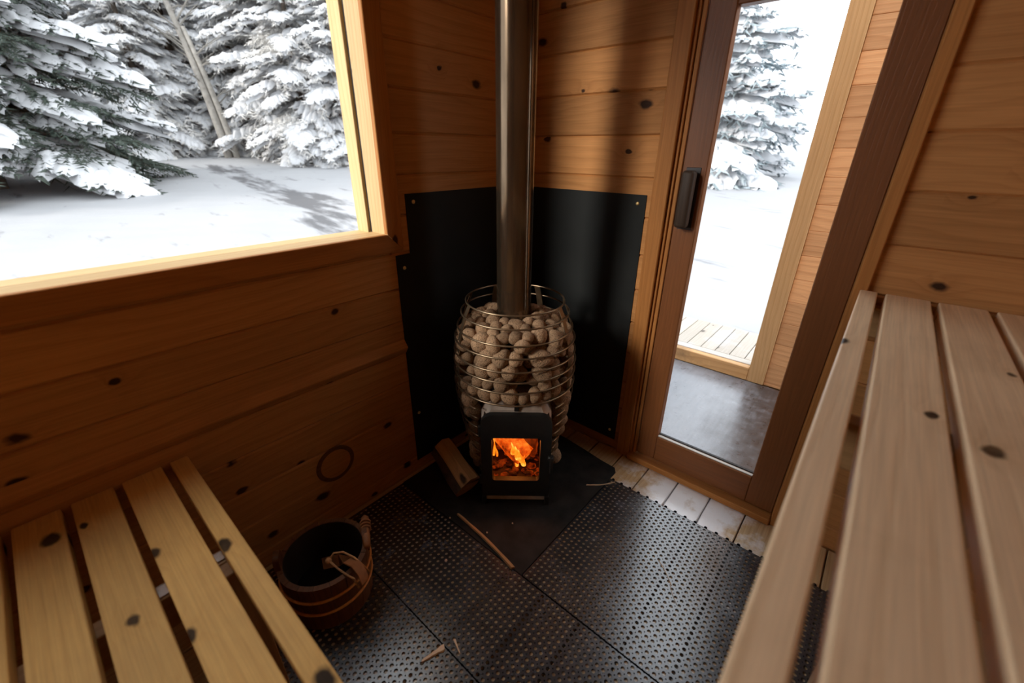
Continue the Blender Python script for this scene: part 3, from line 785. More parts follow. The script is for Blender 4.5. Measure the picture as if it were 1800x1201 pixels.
# the pale spruce seen through the door
pale = make_spruce('spruce_tree', 13.0, 4.5, 210, far_t, 44, (M['needle_pale'],), 0.9, 0.03, (-0.12, 0.5))
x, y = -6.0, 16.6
pale.location = (x, y, gz(x, y) - 0.05); tag(pale, 'pale hazy spruce seen through the glass door', 'tree')

# leaning double trunk
bt = empty('poplar_tree', (-19.6, 5.02, gz(-19.6, 5.02))); tag(bt, 'bare pale double-trunked tree leaning to the left', 'tree')
rr = random.Random(4)
q = MB()
# direction to the left in view = -(RT) ; lean along it
lv = Vector((-RT.x, -RT.y, 0)).normalized()
def lean(z, k): return lv * (0.012 * z * z * 1.3 + 0.10 * z * k) 
q.tube([lean(z, 0.9) + Vector((0, 0, z)) for z in (-0.3, 1, 2, 3.2, 4.6, 6.2, 8.5)], [0.17, 0.15, 0.14, 0.12, 0.10, 0.08, 0.05], 8)
q.build('trunk', M['birch'], bt, smooth='all')
q = MB()
q.tube([lean(z, 0.75) - lv * (0.34 - 0.05 * z) + Vector((0, 0, z)) for z in (-0.3, 1, 2, 3.2, 4.4)] , [0.13, 0.11, 0.10, 0.09, 0.07], 8)
q.build('trunk', M['birch'], bt, smooth='all')
q = MB()
for k in range(26):
    z = rr.uniform(1.6, 7.8); p = lean(z, 0.9) + Vector((0, 0, z)); az = rr.uniform(0, 6.28); ln = rr.uniform(0.5, 1.5)
    d = Vector((math.cos(az), math.sin(az), rr.uniform(0.25, 0.9))) * ln
    q.tube([p, p + d * 0.5 + Vector((0, 0, 0.05)), p + d], [0.035, 0.022, 0.008], 5)
    e = p + d * 0.5
    for j in range(2):
        f = d * 0.4 + Vector((rr.uniform(-.4, .4), rr.uniform(-.4, .4), rr.uniform(0, .3)))
        q.tube([e, e + f], [0.014, 0.005], 4)
q.build('bare_branches', M['twig'], bt)['kind'] = 'stuff'
# slim bare trunks deeper in the wood
for k, (x, y, lb) in enumerate(((-24.5, 1.2, 'slim bare trunk far back, left of two in the gap between the spruces'), (-24.8, 2.3, 'slim bare trunk far back, right of two in the gap between the spruces'), (-13.0, 7.15, 'thin pale sapling beside the window post'))):
    t = empty('bare_sapling', (x, y, gz(x, y))); tag(t, lb, 'tree')
    q = MB(); hh = (9, 8, 5.5)[k]; r0 = (0.13, 0.10, 0.055)[k]
    q.tube([(0, 0, -0.3), (0.05, 0.04, hh * 0.5), (0.0, 0.1, hh)], [r0, r0 * 0.7, 0.015], 7); q.build('trunk', M['birch'], t, smooth='all')
    q = MB()
    for j in range(24):
        z = rr.uniform(0.2, 0.97) * hh; az = rr.uniform(0, 6.28); d = Vector((math.cos(az), math.sin(az), 0.9)) * rr.uniform(0.3, 0.9)
        q.tube([(0.04, 0.04, z), Vector((0.04, 0.04, z)) + d * 0.6, Vector((0.04, 0.04, z)) + d + Vector((0, 0, 0.15))], [0.018, 0.01, 0.004], 4)
    q.build('bare_branches', M['twig'], t)['kind'] = 'stuff'

# ------------------------------------------------------------------ heat shields and hearth
def screw(parent, name, loc, axis):
    q = MB(); q.lathe([(0.0, 0.0045), (0.004, 0.0042), (0.0068, 0.0026), (0.0072, 0.0), (0.0, 0.0)], 14)
    q.lathe([(0.0, 0.0047), (0.0022, 0.0047), (0.0022, 0.004), (0.0, 0.004)], 6)
    o = q.build(name, M['brass'], parent, loc)
    if axis == 'x': o.rotation_euler = (0, math.pi / 2, 0)
    else: o.rotation_euler = (math.pi / 2, 0, 0)
    return o
s = empty('heat_shield', (0.002, -0.38, 0.6)); tag(s, 'black steel heat shield on the window wall, notched under the window corner', 'heat shield')
q = MB(); pts = [(-0.744, 0.052), (-0.744, 1.006), (-0.679, 1.006), (-0.679, 1.219), (-0.012, 1.219), (-0.012, 0.052)]
xprism(q, [(p[0] + 0.38, p[1] - 0.6) for p in pts], -0.0014, 0.0014, 0.0)
q.build('sheet', M['shield'], s)
for yy, zz in ((-0.645, 1.190), (-0.712, 0.955), (-0.05, 1.19), (-0.712, 0.30)): screw(s, 'screw', (0.0014, yy + 0.38, zz - 0.6), 'x')
s = empty('heat_shield', (0.32, -0.002, 0.6)); tag(s, 'black steel heat shield on the wall between stove and door', 'heat shield')
q = MB(); q.box(-0.305, 0.296, -0.0014, 0.0014, -0.548, 0.611); q.build('sheet', M['shield'], s)
for xx, zz in ((0.582, 1.178), (0.05, 1.178), (0.585, 0.10)): screw(s, 'screw', (xx - 0.32, -0.0014, zz - 0.6), 'y')

q = MB()
hp = [(0.03, -0.10), (0.40, -0.10), (0.52, -0.115), (0.62, -0.13), (0.695, -0.135), (0.712, -0.16), (0.712, -0.22), (0.713, -0.235), (0.713, -0.8475), (0.026, -0.8475)]
b = bmesh.new(); f = b.faces.new([b.verts.new((p[0], p[1], 0.0008)) for p in hp]); r_ = bmesh.ops.extrude_face_region(b, geom=[f])
bmesh.ops.translate(b, verts=[v for v in r_['geom'] if isinstance(v, bmesh.types.BMVert)], vec=(0, 0, 0.0052)); q.merge(b)
hearth = q.build('hearth_plate', M['hearth']); tag(hearth, 'sooty black hearth sheet lying on the floor under the stove', 'hearth')

# round wooden vent disc in the window wall
vn = empty('vent_cover', (0.0008, -1.109, 0.268)); tag(vn, 'round wooden vent disc with a dark ring, low on the window wall', 'vent')
q = MB(); q.lathe([(0.0, 0.0032), (0.057, 0.0032), (0.059, 0.0018)], 48); o = q.build('disc', M['trim_y'], vn); o.rotation_euler = (0, math.pi / 2, 0)
q = MB(); q.lathe([(0.0588, 0.0), (0.0588, 0.0018), (0.0735, 0.0022), (0.0755, 0.0)], 48); o = q.build('dark_ring', M['vent_ring'], vn); o.rotation_euler = (0, math.pi / 2, 0)

# ------------------------------------------------------------------ perforated rubber mats
def hole_cell(size, rh, top, bot, n=8):
    """square cell with a round hole: top ring, hole wall"""
    h = size / 2
    ang = [2 * math.pi * k / n for k in range(n)]
    outer = []
    for a in ang:
        c, s_ = math.cos(a), math.sin(a); m_ = max(abs(c), abs(s_)); outer.append((h * c / m_, h * s_ / m_))
    V, F = [], []
    for k in range(n): V.append((outer[k][0], outer[k][1], top))
    for k in range(n): V.append((rh * 1.09 * math.cos(ang[k]), rh * 1.09 * math.sin(ang[k]), top))
    for k in range(n): V.append((rh * math.cos(ang[k]), rh * math.sin(ang[k]), top - 0.0008))
    for k in range(n): V.append((rh * math.cos(ang[k]), rh * math.sin(ang[k]), bot))
    for k in range(n):
        j = (k + 1) % n
        F += [(k, j, n + j, n + k), (n + k, n + j, 2 * n + j, 2 * n + k), (2 * n + k, 2 * n + j, 3 * n + j, 3 * n + k)]
    # corners of the square between the octagon points
    cs_ = []
    for (sx, sy) in ((1, 1), (-1, 1), (-1, -1), (1, -1)): cs_.append(len(V)); V.append((sx * h, sy * h, top))
    idx = {(1, 1): (0, 1) if n == 8 else None}
    for ci, (sx, sy) in zip(cs_, ((1, 1), (-1, 1), (-1, -1), (1, -1))):
        near = sorted(range(n), key=lambda k: (outer[k][0] - sx * h) ** 2 + (outer[k][1] - sy * h) ** 2)[:2]
        a_, b_ = near
        # order so the face points up
        va, vb = Vector(V[a_]) - Vector(V[ci]), Vector(V[b_]) - Vector(V[ci])
        if va.cross(vb).z < 0: a_, b_ = b_, a_
        F.append((ci, a_, b_, b_))
    return np.array(V), F

CELL = 0.0204
def make_mat(label, x0, y0, nx, ny, skip=None, z0=0.001, th=0.0046, nub_edges=(True, False)):
    top = z0 + th
    VA, FA = hole_cell(CELL, 0.0055, top, z0, 12)
    VB, FB = VA, FA
    quadA = np.array([f for f in FA if f[2] != f[3]]); triA = np.array([f[:3] for f in FA if f[2] == f[3]])
    quadB = np.array([f for f in FB if f[2] != f[3]]); triB = np.array([f[:3] for f in FB if f[2] == f[3]])
    Vs, Qs, Ts = [], [], []; off = 0
    for i in range(nx):
        for j in range(ny):
            cx, cy = x0 + (i + .5) * CELL, y0 + (j + .5) * CELL
            if skip and skip(cx, cy): continue
            if (i + j) % 2 == 0: V_, Q_, T_ = VA, quadA, triA
            else: V_, Q_, T_ = VB, quadB, triB
            Vs.append(V_ + np.array([cx, cy, 0])); Qs.append(Q_ + off); Ts.append(T_ + off); off += len(V_)
    V_ = np.concatenate(Vs); Q_ = np.concatenate(Qs); T_ = np.concatenate(Ts)
    me = bpy.data.meshes.new('perforated_sheet')
    nq, ntr = len(Q_), len(T_)
    me.vertices.add(len(V_)); me.vertices.foreach_set('co', V_.astype(np.float32).ravel())
    me.loops.add(nq * 4 + ntr * 3)
    me.loops.foreach_set('vertex_index', np.concatenate([Q_.ravel(), T_.ravel()]).astype(np.int32))
    me.polygons.add(nq + ntr)
    me.polygons.foreach_set('loop_start', np.concatenate([np.arange(nq) * 4, nq * 4 + np.arange(ntr) * 3]).astype(np.int32))
    me.polygons.foreach_set('use_smooth', [False] * (nq + ntr))
    me.update(calc_edges=True); me.validate()
    uv = me.uv_layers.new(name='cells')
    li = np.empty(len(me.loops), dtype=np.int32); me.loops.foreach_get('vertex_index', li)
    co = np.empty(len(me.vertices) * 3, dtype=np.float32); me.vertices.foreach_get('co', co); co = co.reshape(-1, 3)
    uv.data.foreach_set('uv', ((co[li][:, :2] - np.array([x0, y0])) / CELL).astype(np.float32).ravel())
    root = finish('rubber_mat', me, M['rubber'])
    tag(root, label, 'mat', 'perforated rubber mats on the floor')
    # rim: outer wall of the sheet and moulded link nubs along the edge
    q = MB(); x1, y1 = x0 + nx * CELL, y0 + ny * CELL
    for a, b_, c, d in ((x0 - 0.002, x1 + 0.002, y1, y1 + 0.002), (x0 - 0.002, x1 + 0.002, y0 - 0.002, y0), (x0 - 0.002, x0, y0, y1), (x1, x1 + 0.002, y0, y1)):
        q.box(a, b_, c, d, z0, top - 0.0005)
    q.build('rim', M['rubber'], root)
    if nub_edges[0]:
        for i in range(0, nx, 2):
            q = MB(); q.lathe([(0.0, top + 0.0012), (0.0050, top + 0.0008), (0.0062, top - 0.0006), (0.0062, z0), (0.0, z0)], 12, (x0 + (i + .5) * CELL, y1 + 0.0065))
            q.build('edge_nub', M['rubber'], root)
    return root
make_mat('perforated black rubber mat lit by the door, its nubbed edge beside the floor planks', 0.7165, -0.2135 - 31 * CELL, 56, 31)
make_mat('perforated black rubber mat in the middle, between the stove hearth and the low bench', 0.030, -0.851 - 16 * CELL, 90, 16, nub_edges=(False, False))
make_mat('perforated black rubber mat nearest the camera, beyond the seam below the wood chips', 0.030, -1.1815 - 20 * CELL, 90, 20, nub_edges=(False, False))

# ------------------------------------------------------------------ wood stove
SX, SY, SZ, SR = 0.338, -0.454, 0.0062, math.radians(40.2)
stove = empty('sauna_stove', (SX, SY, SZ), SR)
tag(stove, 'round wire-caged wood-burning sauna stove with a glowing fire door', 'stove')
MST = Matrix.Translation((SX, SY, SZ)) @ Matrix.Rotation(SR, 4, 'Z')
def stove_to_world(p): return MST @ Vector(p)
prof_z = [0.075, 0.12, 0.17, 0.22, 0.27, 0.32, 0.37, 0.42, 0.465, 0.512, 0.564, 0.608, 0.648, 0.70, 0.744, 0.80, 0.844]
prof_r = [0.165, 0.172, 0.187, 0.20, 0.212, 0.222, 0.231, 0.238, 0.243, 0.246, 0.246, 0.246, 0.242, 0.238, 0.226, 0.210, 0.190]
def cage_r(z): return float(np.interp(z, prof_z, prof_r))
OPEN = 0.150                                   # half width of the gap in front of the firebox
for z, r in zip(prof_z, prof_r):
    q = MB()
    if z >= 0.511:
        pts = [(r * math.cos(a), r * math.sin(a), z - SZ) for a in np.linspace(0, 2 * math.pi, 96, endpoint=False)]
        q.tube(pts, 0.0036, 8, closed=True)
    else:
        aL = math.asin(min(0.99, (OPEN + 0.01) / r)); aR = math.asin(min(0.99, (OPEN - 0.01) / r))
        a0, a1 = -math.pi / 2 + aL, 1.5 * math.pi - aR
        pts = [(r * math.cos(a), r * math.sin(a), z - SZ) for a in np.linspace(a0, a1, 84)]
        q.tube(pts, 0.0036, 8)
    q.build('cage_ring', M['wire'], stove, smooth='all')
def strip(azimuth, z0, z1, wid, th, inset):
    """flat upright that follows the bulge of the cage"""
    b = bmesh.new(); prev = None; n = 22
    ca, sa = math.cos(azimuth), math.sin(azimuth)
    for i in range(n + 1):
        z = z0 + (z1 - z0) * i / n; r = cage_r(z) - inset
        ring = []
        for (dr, ds) in ((0, -1), (0, 1), (-th, 1), (-th, -1)):
            rr_, ss = r + dr, ds * wid / 2
            ring.append(b.verts.new((rr_ * ca - ss * sa, rr_ * sa + ss * ca, z - SZ)))
        if prev:
            for k in range(4): b.faces.new((prev[k], prev[(k + 1) % 4], ring[(k + 1) % 4], ring[k]))
        else: b.faces.new(ring)
        prev = ring
    b.faces.new(prev[::-1])
    q = MB(); q.merge(b); return q
for az in (-1.0, 162.0, 60.0, 115.0, 204.0, -28.0):
    strip(math.radians(az), 0.075, 0.842, 0.026, 0.003, 0.0045).build('upright', M['wire'], stove)
# firebox tunnel and body
def rrect(x0, x1, z0, z1, rt, rb, n=6):
    P = []
    for cx, cz, r, a in ((x1 - rb, z0 + rb, rb, -90), (x1 - rt, z1 - rt, rt, 0), (x0 + rt, z1 - rt, rt, 90), (x0 + rb, z0 + rb, rb, 180)):
        for k in range(n + 1):
            t = math.radians(a + 90 * k / n); P.append((cx + r * math.cos(t), cz + r * math.sin(t)))
    return P
def frame_between(outer, inner, y0, y1, inner_wall=True):
    b = bmesh.new(); n = len(outer)
    of = [b.verts.new((p[0], y0, p[1])) for p in outer]; ob = [b.verts.new((p[0], y1, p[1])) for p in outer]
    nf = [b.verts.new((p[0], y0, p[1])) for p in inner]; nb_ = [b.verts.new((p[0], y1, p[1])) for p in inner]
    for k in range(n):
        j = (k + 1) % n
        b.faces.new((of[k], of[j], nf[j], nf[k])); b.faces.new((ob[j], ob[k], nb_[k], nb_[j]))
        b.faces.new((of[j], of[k], ob[k], ob[j])); b.faces.new((nf[k], nf[j], nb_[j], nb_[k]))
    return b
XC = 0.010
# door: thick plate with a rounded window
q = MB(); q.merge(frame_between(rrect(XC - 0.138, XC + 0.138, 0.050, 0.448, 0.045, 0.014), rrect(XC - 0.095, XC + 0.095, 0.133, 0.345, 0.014, 0.014), -0.222, -0.198))
stove_door = q.build('fire_door', M['stove_black'], stove, smooth=True)
q = MB(); q.merge(frame_between(rrect(XC - 0.101, XC + 0.101, 0.127, 0.351, 0.016, 0.016), rrect(XC - 0.0955, XC + 0.0955, 0.1335, 0.3445, 0.013, 0.013), -0.2235, -0.2215))
q.build('window_trim', M['stove_black'], stove_door)
q = MB(); q.box(XC - 0.098, XC + 0.098, -0.2095, -0.2055, 0.130, 0.348); q.build('fire_glass', M['stove_glass'], stove_door)
q = MB(); q.box(XC + 0.126, XC + 0.150, -0.236, -0.215, 0.24, 0.262, 0.004); q.box(XC + 0.132, XC + 0.146, -0.250, -0.236, 0.19, 0.27, 0.006, seg=2); q.build('door_handle', M['stove_black'], stove_door, smooth=True)
q = MB(); q.box(XC - 0.148, XC - 0.136, -0.214, -0.200, 0.10, 0.15, 0.003); q.build('hinge', M['stove_black'], stove_door)
q = MB(); q.box(XC - 0.148, XC - 0.136, -0.214, -0.200, 0.34, 0.39, 0.003); q.build('hinge', M['stove_black'], stove_door)
# arched sheet collar around the tunnel, seen as a bevelled grey hood above the door
q = MB(); b = bmesh.new()
def hood(hw, zs, zt, hs): return [(XC - hw, 0.03), (XC - hw, zs), (XC - hs, zt), (XC + hs, zt), (XC + hw, zs), (XC + hw, 0.03)]
ro = [[b.verts.new((p[0], y, p[1])) for p in hood(*h_)] for y, h_ in ((-0.1975, (0.136, 0.385, 0.458, 0.098)), (-0.150, (0.138, 0.425, 0.508, 0.088)), (0.03, (0.138, 0.425, 0.508, 0.088)), (0.03, (0.130, 0.418, 0.498, 0.082)), (-0.1975, (0.128, 0.378, 0.448, 0.090)))]
for A_, B_ in zip(ro, ro[1:] + ro[:1]):
    for k in range(5): b.faces.new((A_[k], A_[k + 1], B_[k + 1], B_[k]))
bmesh.ops.recalc_face_normals(b, faces=b.faces[:]); q.merge(b)
q.build('tunnel_collar', M['stove_grey'], stove)
q = MB(); q.box(XC - 0.009, XC + 0.009, -0.206, -0.150, 0.455, 0.512, 0.002); q.build('door_latch', M['stove_black'], stove)
# firebox: five walls, open to the front
q = MB()
q.box(XC - 0.127, XC - 0.119, -0.196, 0.15, 0.045, 0.43); q.box(XC + 0.119, XC + 0.127, -0.196, 0.15, 0.045, 0.43)
q.box(XC - 0.1188, XC + 0.1188, 0.142, 0.15, 0.045, 0.43); q.box(XC - 0.1188, XC + 0.1188, -0.196, 0.1418, 0.045, 0.075); q.box(XC - 0.1188, XC + 0.1188, -0.196, 0.1418, 0.42, 0.43)
q.build('firebox', M['firebrick'], stove)
q = MB(); q.lathe([(0.0, 0.44), (0.115, 0.44), (0.115, 0.60), (0.066, 0.64), (0.0, 0.64)], 36, (0, 0.01)); q.build('heat_chamber', M['stove_black'], stove, smooth=True)
# base: side feet, plinth lip that shows as a pale strip under the door
q = MB(); q.box(XC - 0.140, XC - 0.122, -0.222, 0.12, 0.0, 0.044, 0.002); q.build('foot', M['stove_black'], stove)
q = MB(); q.box(XC + 0.122, XC + 0.140, -0.222, 0.12, 0.0, 0.044, 0.002); q.build('foot', M['stove_black'], stove)
q = MB(); q.box(XC - 0.1215, XC + 0.1215, -0.205, -0.195, 0.012, 0.034, 0.002); q.build('ash_lip', M['stove_grey'], stove)
q = MB(); q.lathe([(0.0, 0.036), (0.155, 0.036), (0.165, 0.046), (0.165, 0.058), (0.118, 0.058)], 40); q.build('base_tray', M['stove_black'], stove, smooth=True)

# chimney pipe
pipe = empty('stove_pipe', (0.334, -0.457, 0.648)); tag(pipe, 'tall bare steel stove pipe rising through the stones', 'stove pipe')
q = MB(); q.lathe([(0.0655, 0.0), (0.0655, ROOM_Z - 0.648 - 0.0015)], 64); q.build('pipe_section', M['pipe'], pipe, smooth='all')
q = MB(); q.box(0.0655 * 0.995, 0.0678, -0.004, 0.004, 0.0, ROOM_Z - 0.652, 0.0008)
sm = q.build('seam', M['pipe'], pipe); sm.rotation_euler = (0, 0, math.radians(-2))
q = MB(); q.lathe([(0.0661, 0.62), (0.0672, 0.625), (0.0672, 0.645), (0.0661, 0.65)], 64); 

# ------------------------------------------------------------------ stones in the cage
rs = np.random.RandomState(12)
NST = 560
Rr = rs.uniform(0.021, 0.036, NST)
ZT = 0.792
def clamp_stones(Pz):
    x, y, z = Pz[:, 0], Pz[:, 1], Pz[:, 2]
    z[:] = np.clip(z, 0.062 + Rr * 0.9, ZT - Rr * 0.8 - 0.05 * np.clip((np.hypot(x, y) - 0.1) / 0.13, 0, 1))
    d = np.hypot(x, y) + 1e-6
    rm = np.interp(z, prof_z, prof_r) - 0.0045 - Rr * 0.90
    ro = np.where(d > rm, rm / d, 1.0); x *= ro; y *= ro
    d = np.hypot(x, y) + 1e-6
    core = np.where(z > 0.62, 0.067, 0.116) + Rr * 0.95
    m = (z > 0.47) & (d < core); x[m] *= (core / d)[m]; y[m] *= (core / d)[m]
    # keep out of the firebox tunnel and its collar
    hx = 0.143 + Rr; top = 0.504 + Rr * 0.95
    inside = (np.abs(x - XC) < hx) & (y < 0.152 + Rr) & (z < top)
    for k in np.where(inside)[0]:
        px, pz = hx[k] - abs(x[k] - XC), top[k] - z[k]
        py = 0.152 + Rr[k] - y[k]
        if pz <= min(px, py): z[k] += pz
        elif px <= py: x[k] = XC + math.copysign(hx[k], x[k] - XC)
        else: y[k] += py
P0 = np.zeros((NST, 3))
P0[:, 2] = np.where(rs.rand(NST) < 0.72, rs.uniform(0.50, 0.78, NST), rs.uniform(0.08, 0.5, NST))
aa = rs.uniform(0, 2 * math.pi, NST); dd = np.sqrt(rs.uniform(0.25, 1, NST)) * 0.22
P0[:, 0] = dd * np.cos(aa); P0[:, 1] = dd * np.sin(aa)
for it in range(420):
    clamp_stones(P0)
    D = P0[:, None, :] - P0[None, :, :]; d = np.sqrt((D ** 2).sum(-1)) + np.eye(NST)
    ov = np.clip((Rr[:, None] + Rr[None, :]) * 0.985 - d, 0, None); np.fill_diagonal(ov, 0)
    P0 += 0.32 * (D / d[..., None] * ov[..., None]).sum(1)
    P0[:, 2] -= 0.0004
clamp_stones(P0)
D = P0[:, None, :] - P0[None, :, :]; d = np.sqrt((D ** 2).sum(-1)) + np.eye(NST) * 9
order = list(rs.permutation(NST)); keep = []
for k in order:                                 # drop what is still squeezed
    if all(d[k, j] > (Rr[k] + Rr[j]) * 0.79 for j in keep): keep.append(k)
stone_meshes = []
for k in range(8):
    b = bmesh.new(); bmesh.ops.create_icosphere(b, subdivisions=3, radius=1.0)
    r_ = np.random.RandomState(60 + k); ph = r_.uniform(0, 6, 6); e = r_.uniform(-0.12, 0.12, 3)
    for v in b.verts:
        c = v.co.copy()
        f = 1 + 0.07 * math.sin(2.3 * c.x + ph[0]) * math.cos(2.1 * c.y + ph[1]) + 0.05 * math.sin(3.7 * c.z + ph[2] + 2 * c.x) + 0.02 * math.sin(7 * c.x + ph[3]) * math.sin(6 * c.y + ph[4]) * math.sin(6.5 * c.z + ph[5])
        v.co = Vector((c.x * ((1.12, 1.24)[k % 2] + e[0]), c.y * (1.0 + 0.6 * e[1]), c.z * (0.94 + 0.7 * e[2]))) * f
    me = bpy.data.meshes.new('stone'); b.to_mesh(me); b.free()
    me.polygons.foreach_set('use_smooth', [True] * len(me.polygons)); me.materials.append(M['stone'])
    stone_meshes.append(me)
ORD = 'first second third fourth fifth sixth seventh eighth ninth tenth eleventh twelfth thirteenth fourteenth fifteenth sixteenth seventeenth eighteenth nineteenth twentieth'.split()
def ordw(n):
    return ORD[n] if n < 20 else 'twenty-' + ORD[n - 20]
def to_px(p):
    v = Vector(p) - CAM; zc = v.dot(FW); return 900 + 739.76 * v.dot(RT) / zc, 600.5 + 739.76 * v.dot(DN) / zc
cam_l = MST.inverted() @ CAM
az_cam = math.atan2(cam_l.y, cam_l.x)
chosen = []
for k in keep:
    x, y, z = P0[k]
    dv = (math.atan2(y, x) - az_cam + math.pi) % (2 * math.pi) - math.pi
    rim = np.hypot(x, y) + Rr[k] > cage_r(z) - 0.062
    topst = z > 0.715
    if topst or (rim and abs(dv) < math.radians(122)): chosen.append((k, dv, topst))
bands = {}
RINGN = list(reversed([z for z in prof_z]))
for k, dv, topst in chosen:
    w_ = stove_to_world(P0[k] - np.array([0, 0, SZ])); px = to_px(w_)
    if topst and np.hypot(P0[k][0], P0[k][1]) < 0.165: key = ('top', 'front' if abs(dv) < 1.75 else 'back')
    elif P0[k][2] < 0.47: key = ('low', 'left' if P0[k][0] < 0 else 'right')
    else:
        i = sum(1 for zr in RINGN if zr > P0[k][2]); key = ('gap', i)
    bands.setdefault(key, []).append((px, k, w_))
for key in sorted(bands, key=str):
    L_ = bands[key]
    L_.sort(key=(lambda e: e[0][1]) if key[0] == 'low' else (lambda e: e[0][0]))
    for n, (px, k, w_) in enumerate(L_):
        o = bpy.data.objects.new('sauna_stone', stone_meshes[k % 8]); COL.objects.link(o)
        el = rs.uniform(0.93, 1.03)
        o.location = w_; o.rotation_euler = tuple(rs.uniform(0, 6.28, 3)); o.scale = (Rr[k] * el,) * 3
        sz = 'small' if Rr[k] < 0.026 else ('large' if Rr[k] > 0.0325 else 'medium')
        if key[0] == 'top':
            lab = f"{sz} stone on the heap, {ordw(n)} from the left {'in front of' if key[1] == 'front' else 'behind'} the pipe"
        elif key[0] == 'low':
            lab = f"{sz} stone {key[1]} of the fire door, {ordw(n)} from the top"
        else:
            lab = f"{sz} stone {ordw(n)} from the left directly under the {ordw(key[1] - 1)} cage ring from top"
        tag(o, lab, 'stone', 'stones heaped in the stove cage')

# ------------------------------------------------------------------ the fire
def fire_obj(mb, name, mat, label, cat, smooth='all', kind=None, group=None):
    o = mb.build(name, mat, smooth=smooth); o.matrix_world = MST.copy(); tag(o, label, cat, group, kind); return o
def rough_log(p0, p1, r, seed, n=12, seg=12, tri=False):
    p0, p1 = Vector(p0), Vector(p1); ax = (p1 - p0); L_ = ax.length; ax.normalize()
    s_ = ax.cross(Vector((0, 0, 1))).normalized(); u_ = s_.cross(ax).normalized()
    r_ = random.Random(seed); b = bmesh.new(); rings = []
    lump = [r_.uniform(0.86, 1.1) for _ in range(n)]
    for i in range(seg + 1):
        t = i / seg; c = p0 + ax * L_ * t; ring = []
        for k in range(n):
            a = 2 * math.pi * k / n
            rad = r * lump[k] * (1 + 0.05 * math.sin(5 * t + k) + r_.uniform(-0.03, 0.03))
            if tri: rad *= 1.0 / max(0.62, math.cos(((a + 0.3) % (2 * math.pi / 3)) - math.pi / 3)) * 0.72
            ring.append(b.verts.new(c + (s_ * math.cos(a) + u_ * math.sin(a)) * rad + ax * r_.uniform(-0.004, 0.004)))
        rings.append(ring)
    for A_, B_ in zip(rings[:-1], rings[1:]):
        for k in range(n): b.faces.new((A_[k], A_[(k + 1) % n], B_[(k + 1) % n], B_[k]))
    b.faces.new(rings[0][::-1]); b.faces.new(rings[-1])
    q = MB(); q.merge(b); return q
fire_obj(rough_log((XC - 0.075, 0.00, 0.222), (XC + 0.045, -0.085, 0.140), 0.050, 1, tri=True), 'burning_log', M['ember_log'], 'glowing log sloping down from the left behind the stove glass', 'log', group='burning logs in the stove')
fire_obj(rough_log((XC + 0.074, 0.03, 0.280), (XC + 0.070, -0.01, 0.100), 0.034, 2, tri=True), 'burning_log', M['ember_dull'], 'dull red log standing on the right behind the stove glass', 'log', group='burning logs in the stove')
q = MB()
r_ = random.Random(8)
for k in range(60):
    b = bmesh.new(); bmesh.ops.create_icosphere(b, subdivisions=1, radius=r_.uniform(0.008, 0.02))
    m_ = Matrix.Translation((XC + r_.uniform(-0.10, 0.10), r_.uniform(-0.17, 0.12), 0.076 + r_.uniform(0.004, 0.02))) @ Matrix.Rotation(r_.uniform(0, 3), 4, 'X') @ Matrix.Diagonal((1.3, 1, 0.8, 1))
    q.merge(b, m_)
fire_obj(q, 'ember_bed', M['ember_bed'], 'bed of glowing embers on the stove floor', 'embers', smooth=None, kind='stuff')
def tongue(q, base, tip, w0, sway, seed):
    base, tip = Vector(base), Vector(tip); r_ = random.Random(seed); n, m_ = 9, 8
    b = bmesh.new(); rings = []
    d_ = tip - base
    for i in range(n):
        t = i / (n - 1); c = base + d_ * t + Vector((sway * math.sin(3.0 * t + seed), 0, 0))
        w_ = w0 * (1 - t) ** 0.8 * (0.75 + 0.5 * math.sin(math.pi * min(1, t * 1.6))) + 0.0006
        rings.append([b.verts.new(c + Vector((math.cos(2 * math.pi * k / m_) * w_, math.sin(2 * math.pi * k / m_) * w_ * 0.55, 0))) for k in range(m_)])
    for A_, B_ in zip(rings[:-1], rings[1:]):
        for k in range(m_): b.faces.new((A_[k], A_[(k + 1) % m_], B_[(k + 1) % m_], B_[k]))
    b.faces.new(rings[0][::-1]); b.faces.new(rings[-1]); q.merge(b)
q = MB()
for i, (x, y, z, x2, z2, w_) in enumerate(((-0.012, -0.105, 0.170, -0.022, 0.232, 0.012), (0.006, -0.115, 0.150, 0.000, 0.222, 0.015), (0.022, -0.120, 0.140, 0.018, 0.205, 0.014), (0.034, -0.125, 0.125, 0.040, 0.178, 0.011),
        (0.050, -0.035, 0.215, 0.064, 0.272, 0.012), (0.066, -0.035, 0.225, 0.074, 0.285, 0.009), (-0.090, -0.150, 0.200, -0.098, 0.300, 0.005), (-0.082, -0.150, 0.195, -0.088, 0.255, 0.004), (0.000, -0.10, 0.10, 0.006, 0.140, 0.008))):
    tongue(q, (XC + x, y, z), (XC + x2, y + 0.004, z2), w_, 0.006, i)
fire_obj(q, 'flames', M['flame'], 'orange flames licking over the logs behind the stove glass', 'flames', kind='stuff')
fl = bpy.data.lights.new('fire_glow', 'POINT'); fl.energy = 1.6; fl.color = (1.0, 0.36, 0.08); fl.shadow_soft_size = 0.04
flo = bpy.data.objects.new('fire_glow', fl); COL.objects.link(flo); flo.location = stove_to_world((XC, -0.13, 0.27)); flo['kind'] = 'helper'

# ------------------------------------------------------------------ split log by the stove
lp0, lp1 = Vector((0.085, -0.668, 0.120)), Vector((0.312, -0.722, 0.067))
q = MB(); ax = (lp1 - lp0); L_ = ax.length
b = bmesh.new(); r_ = random.Random(3)
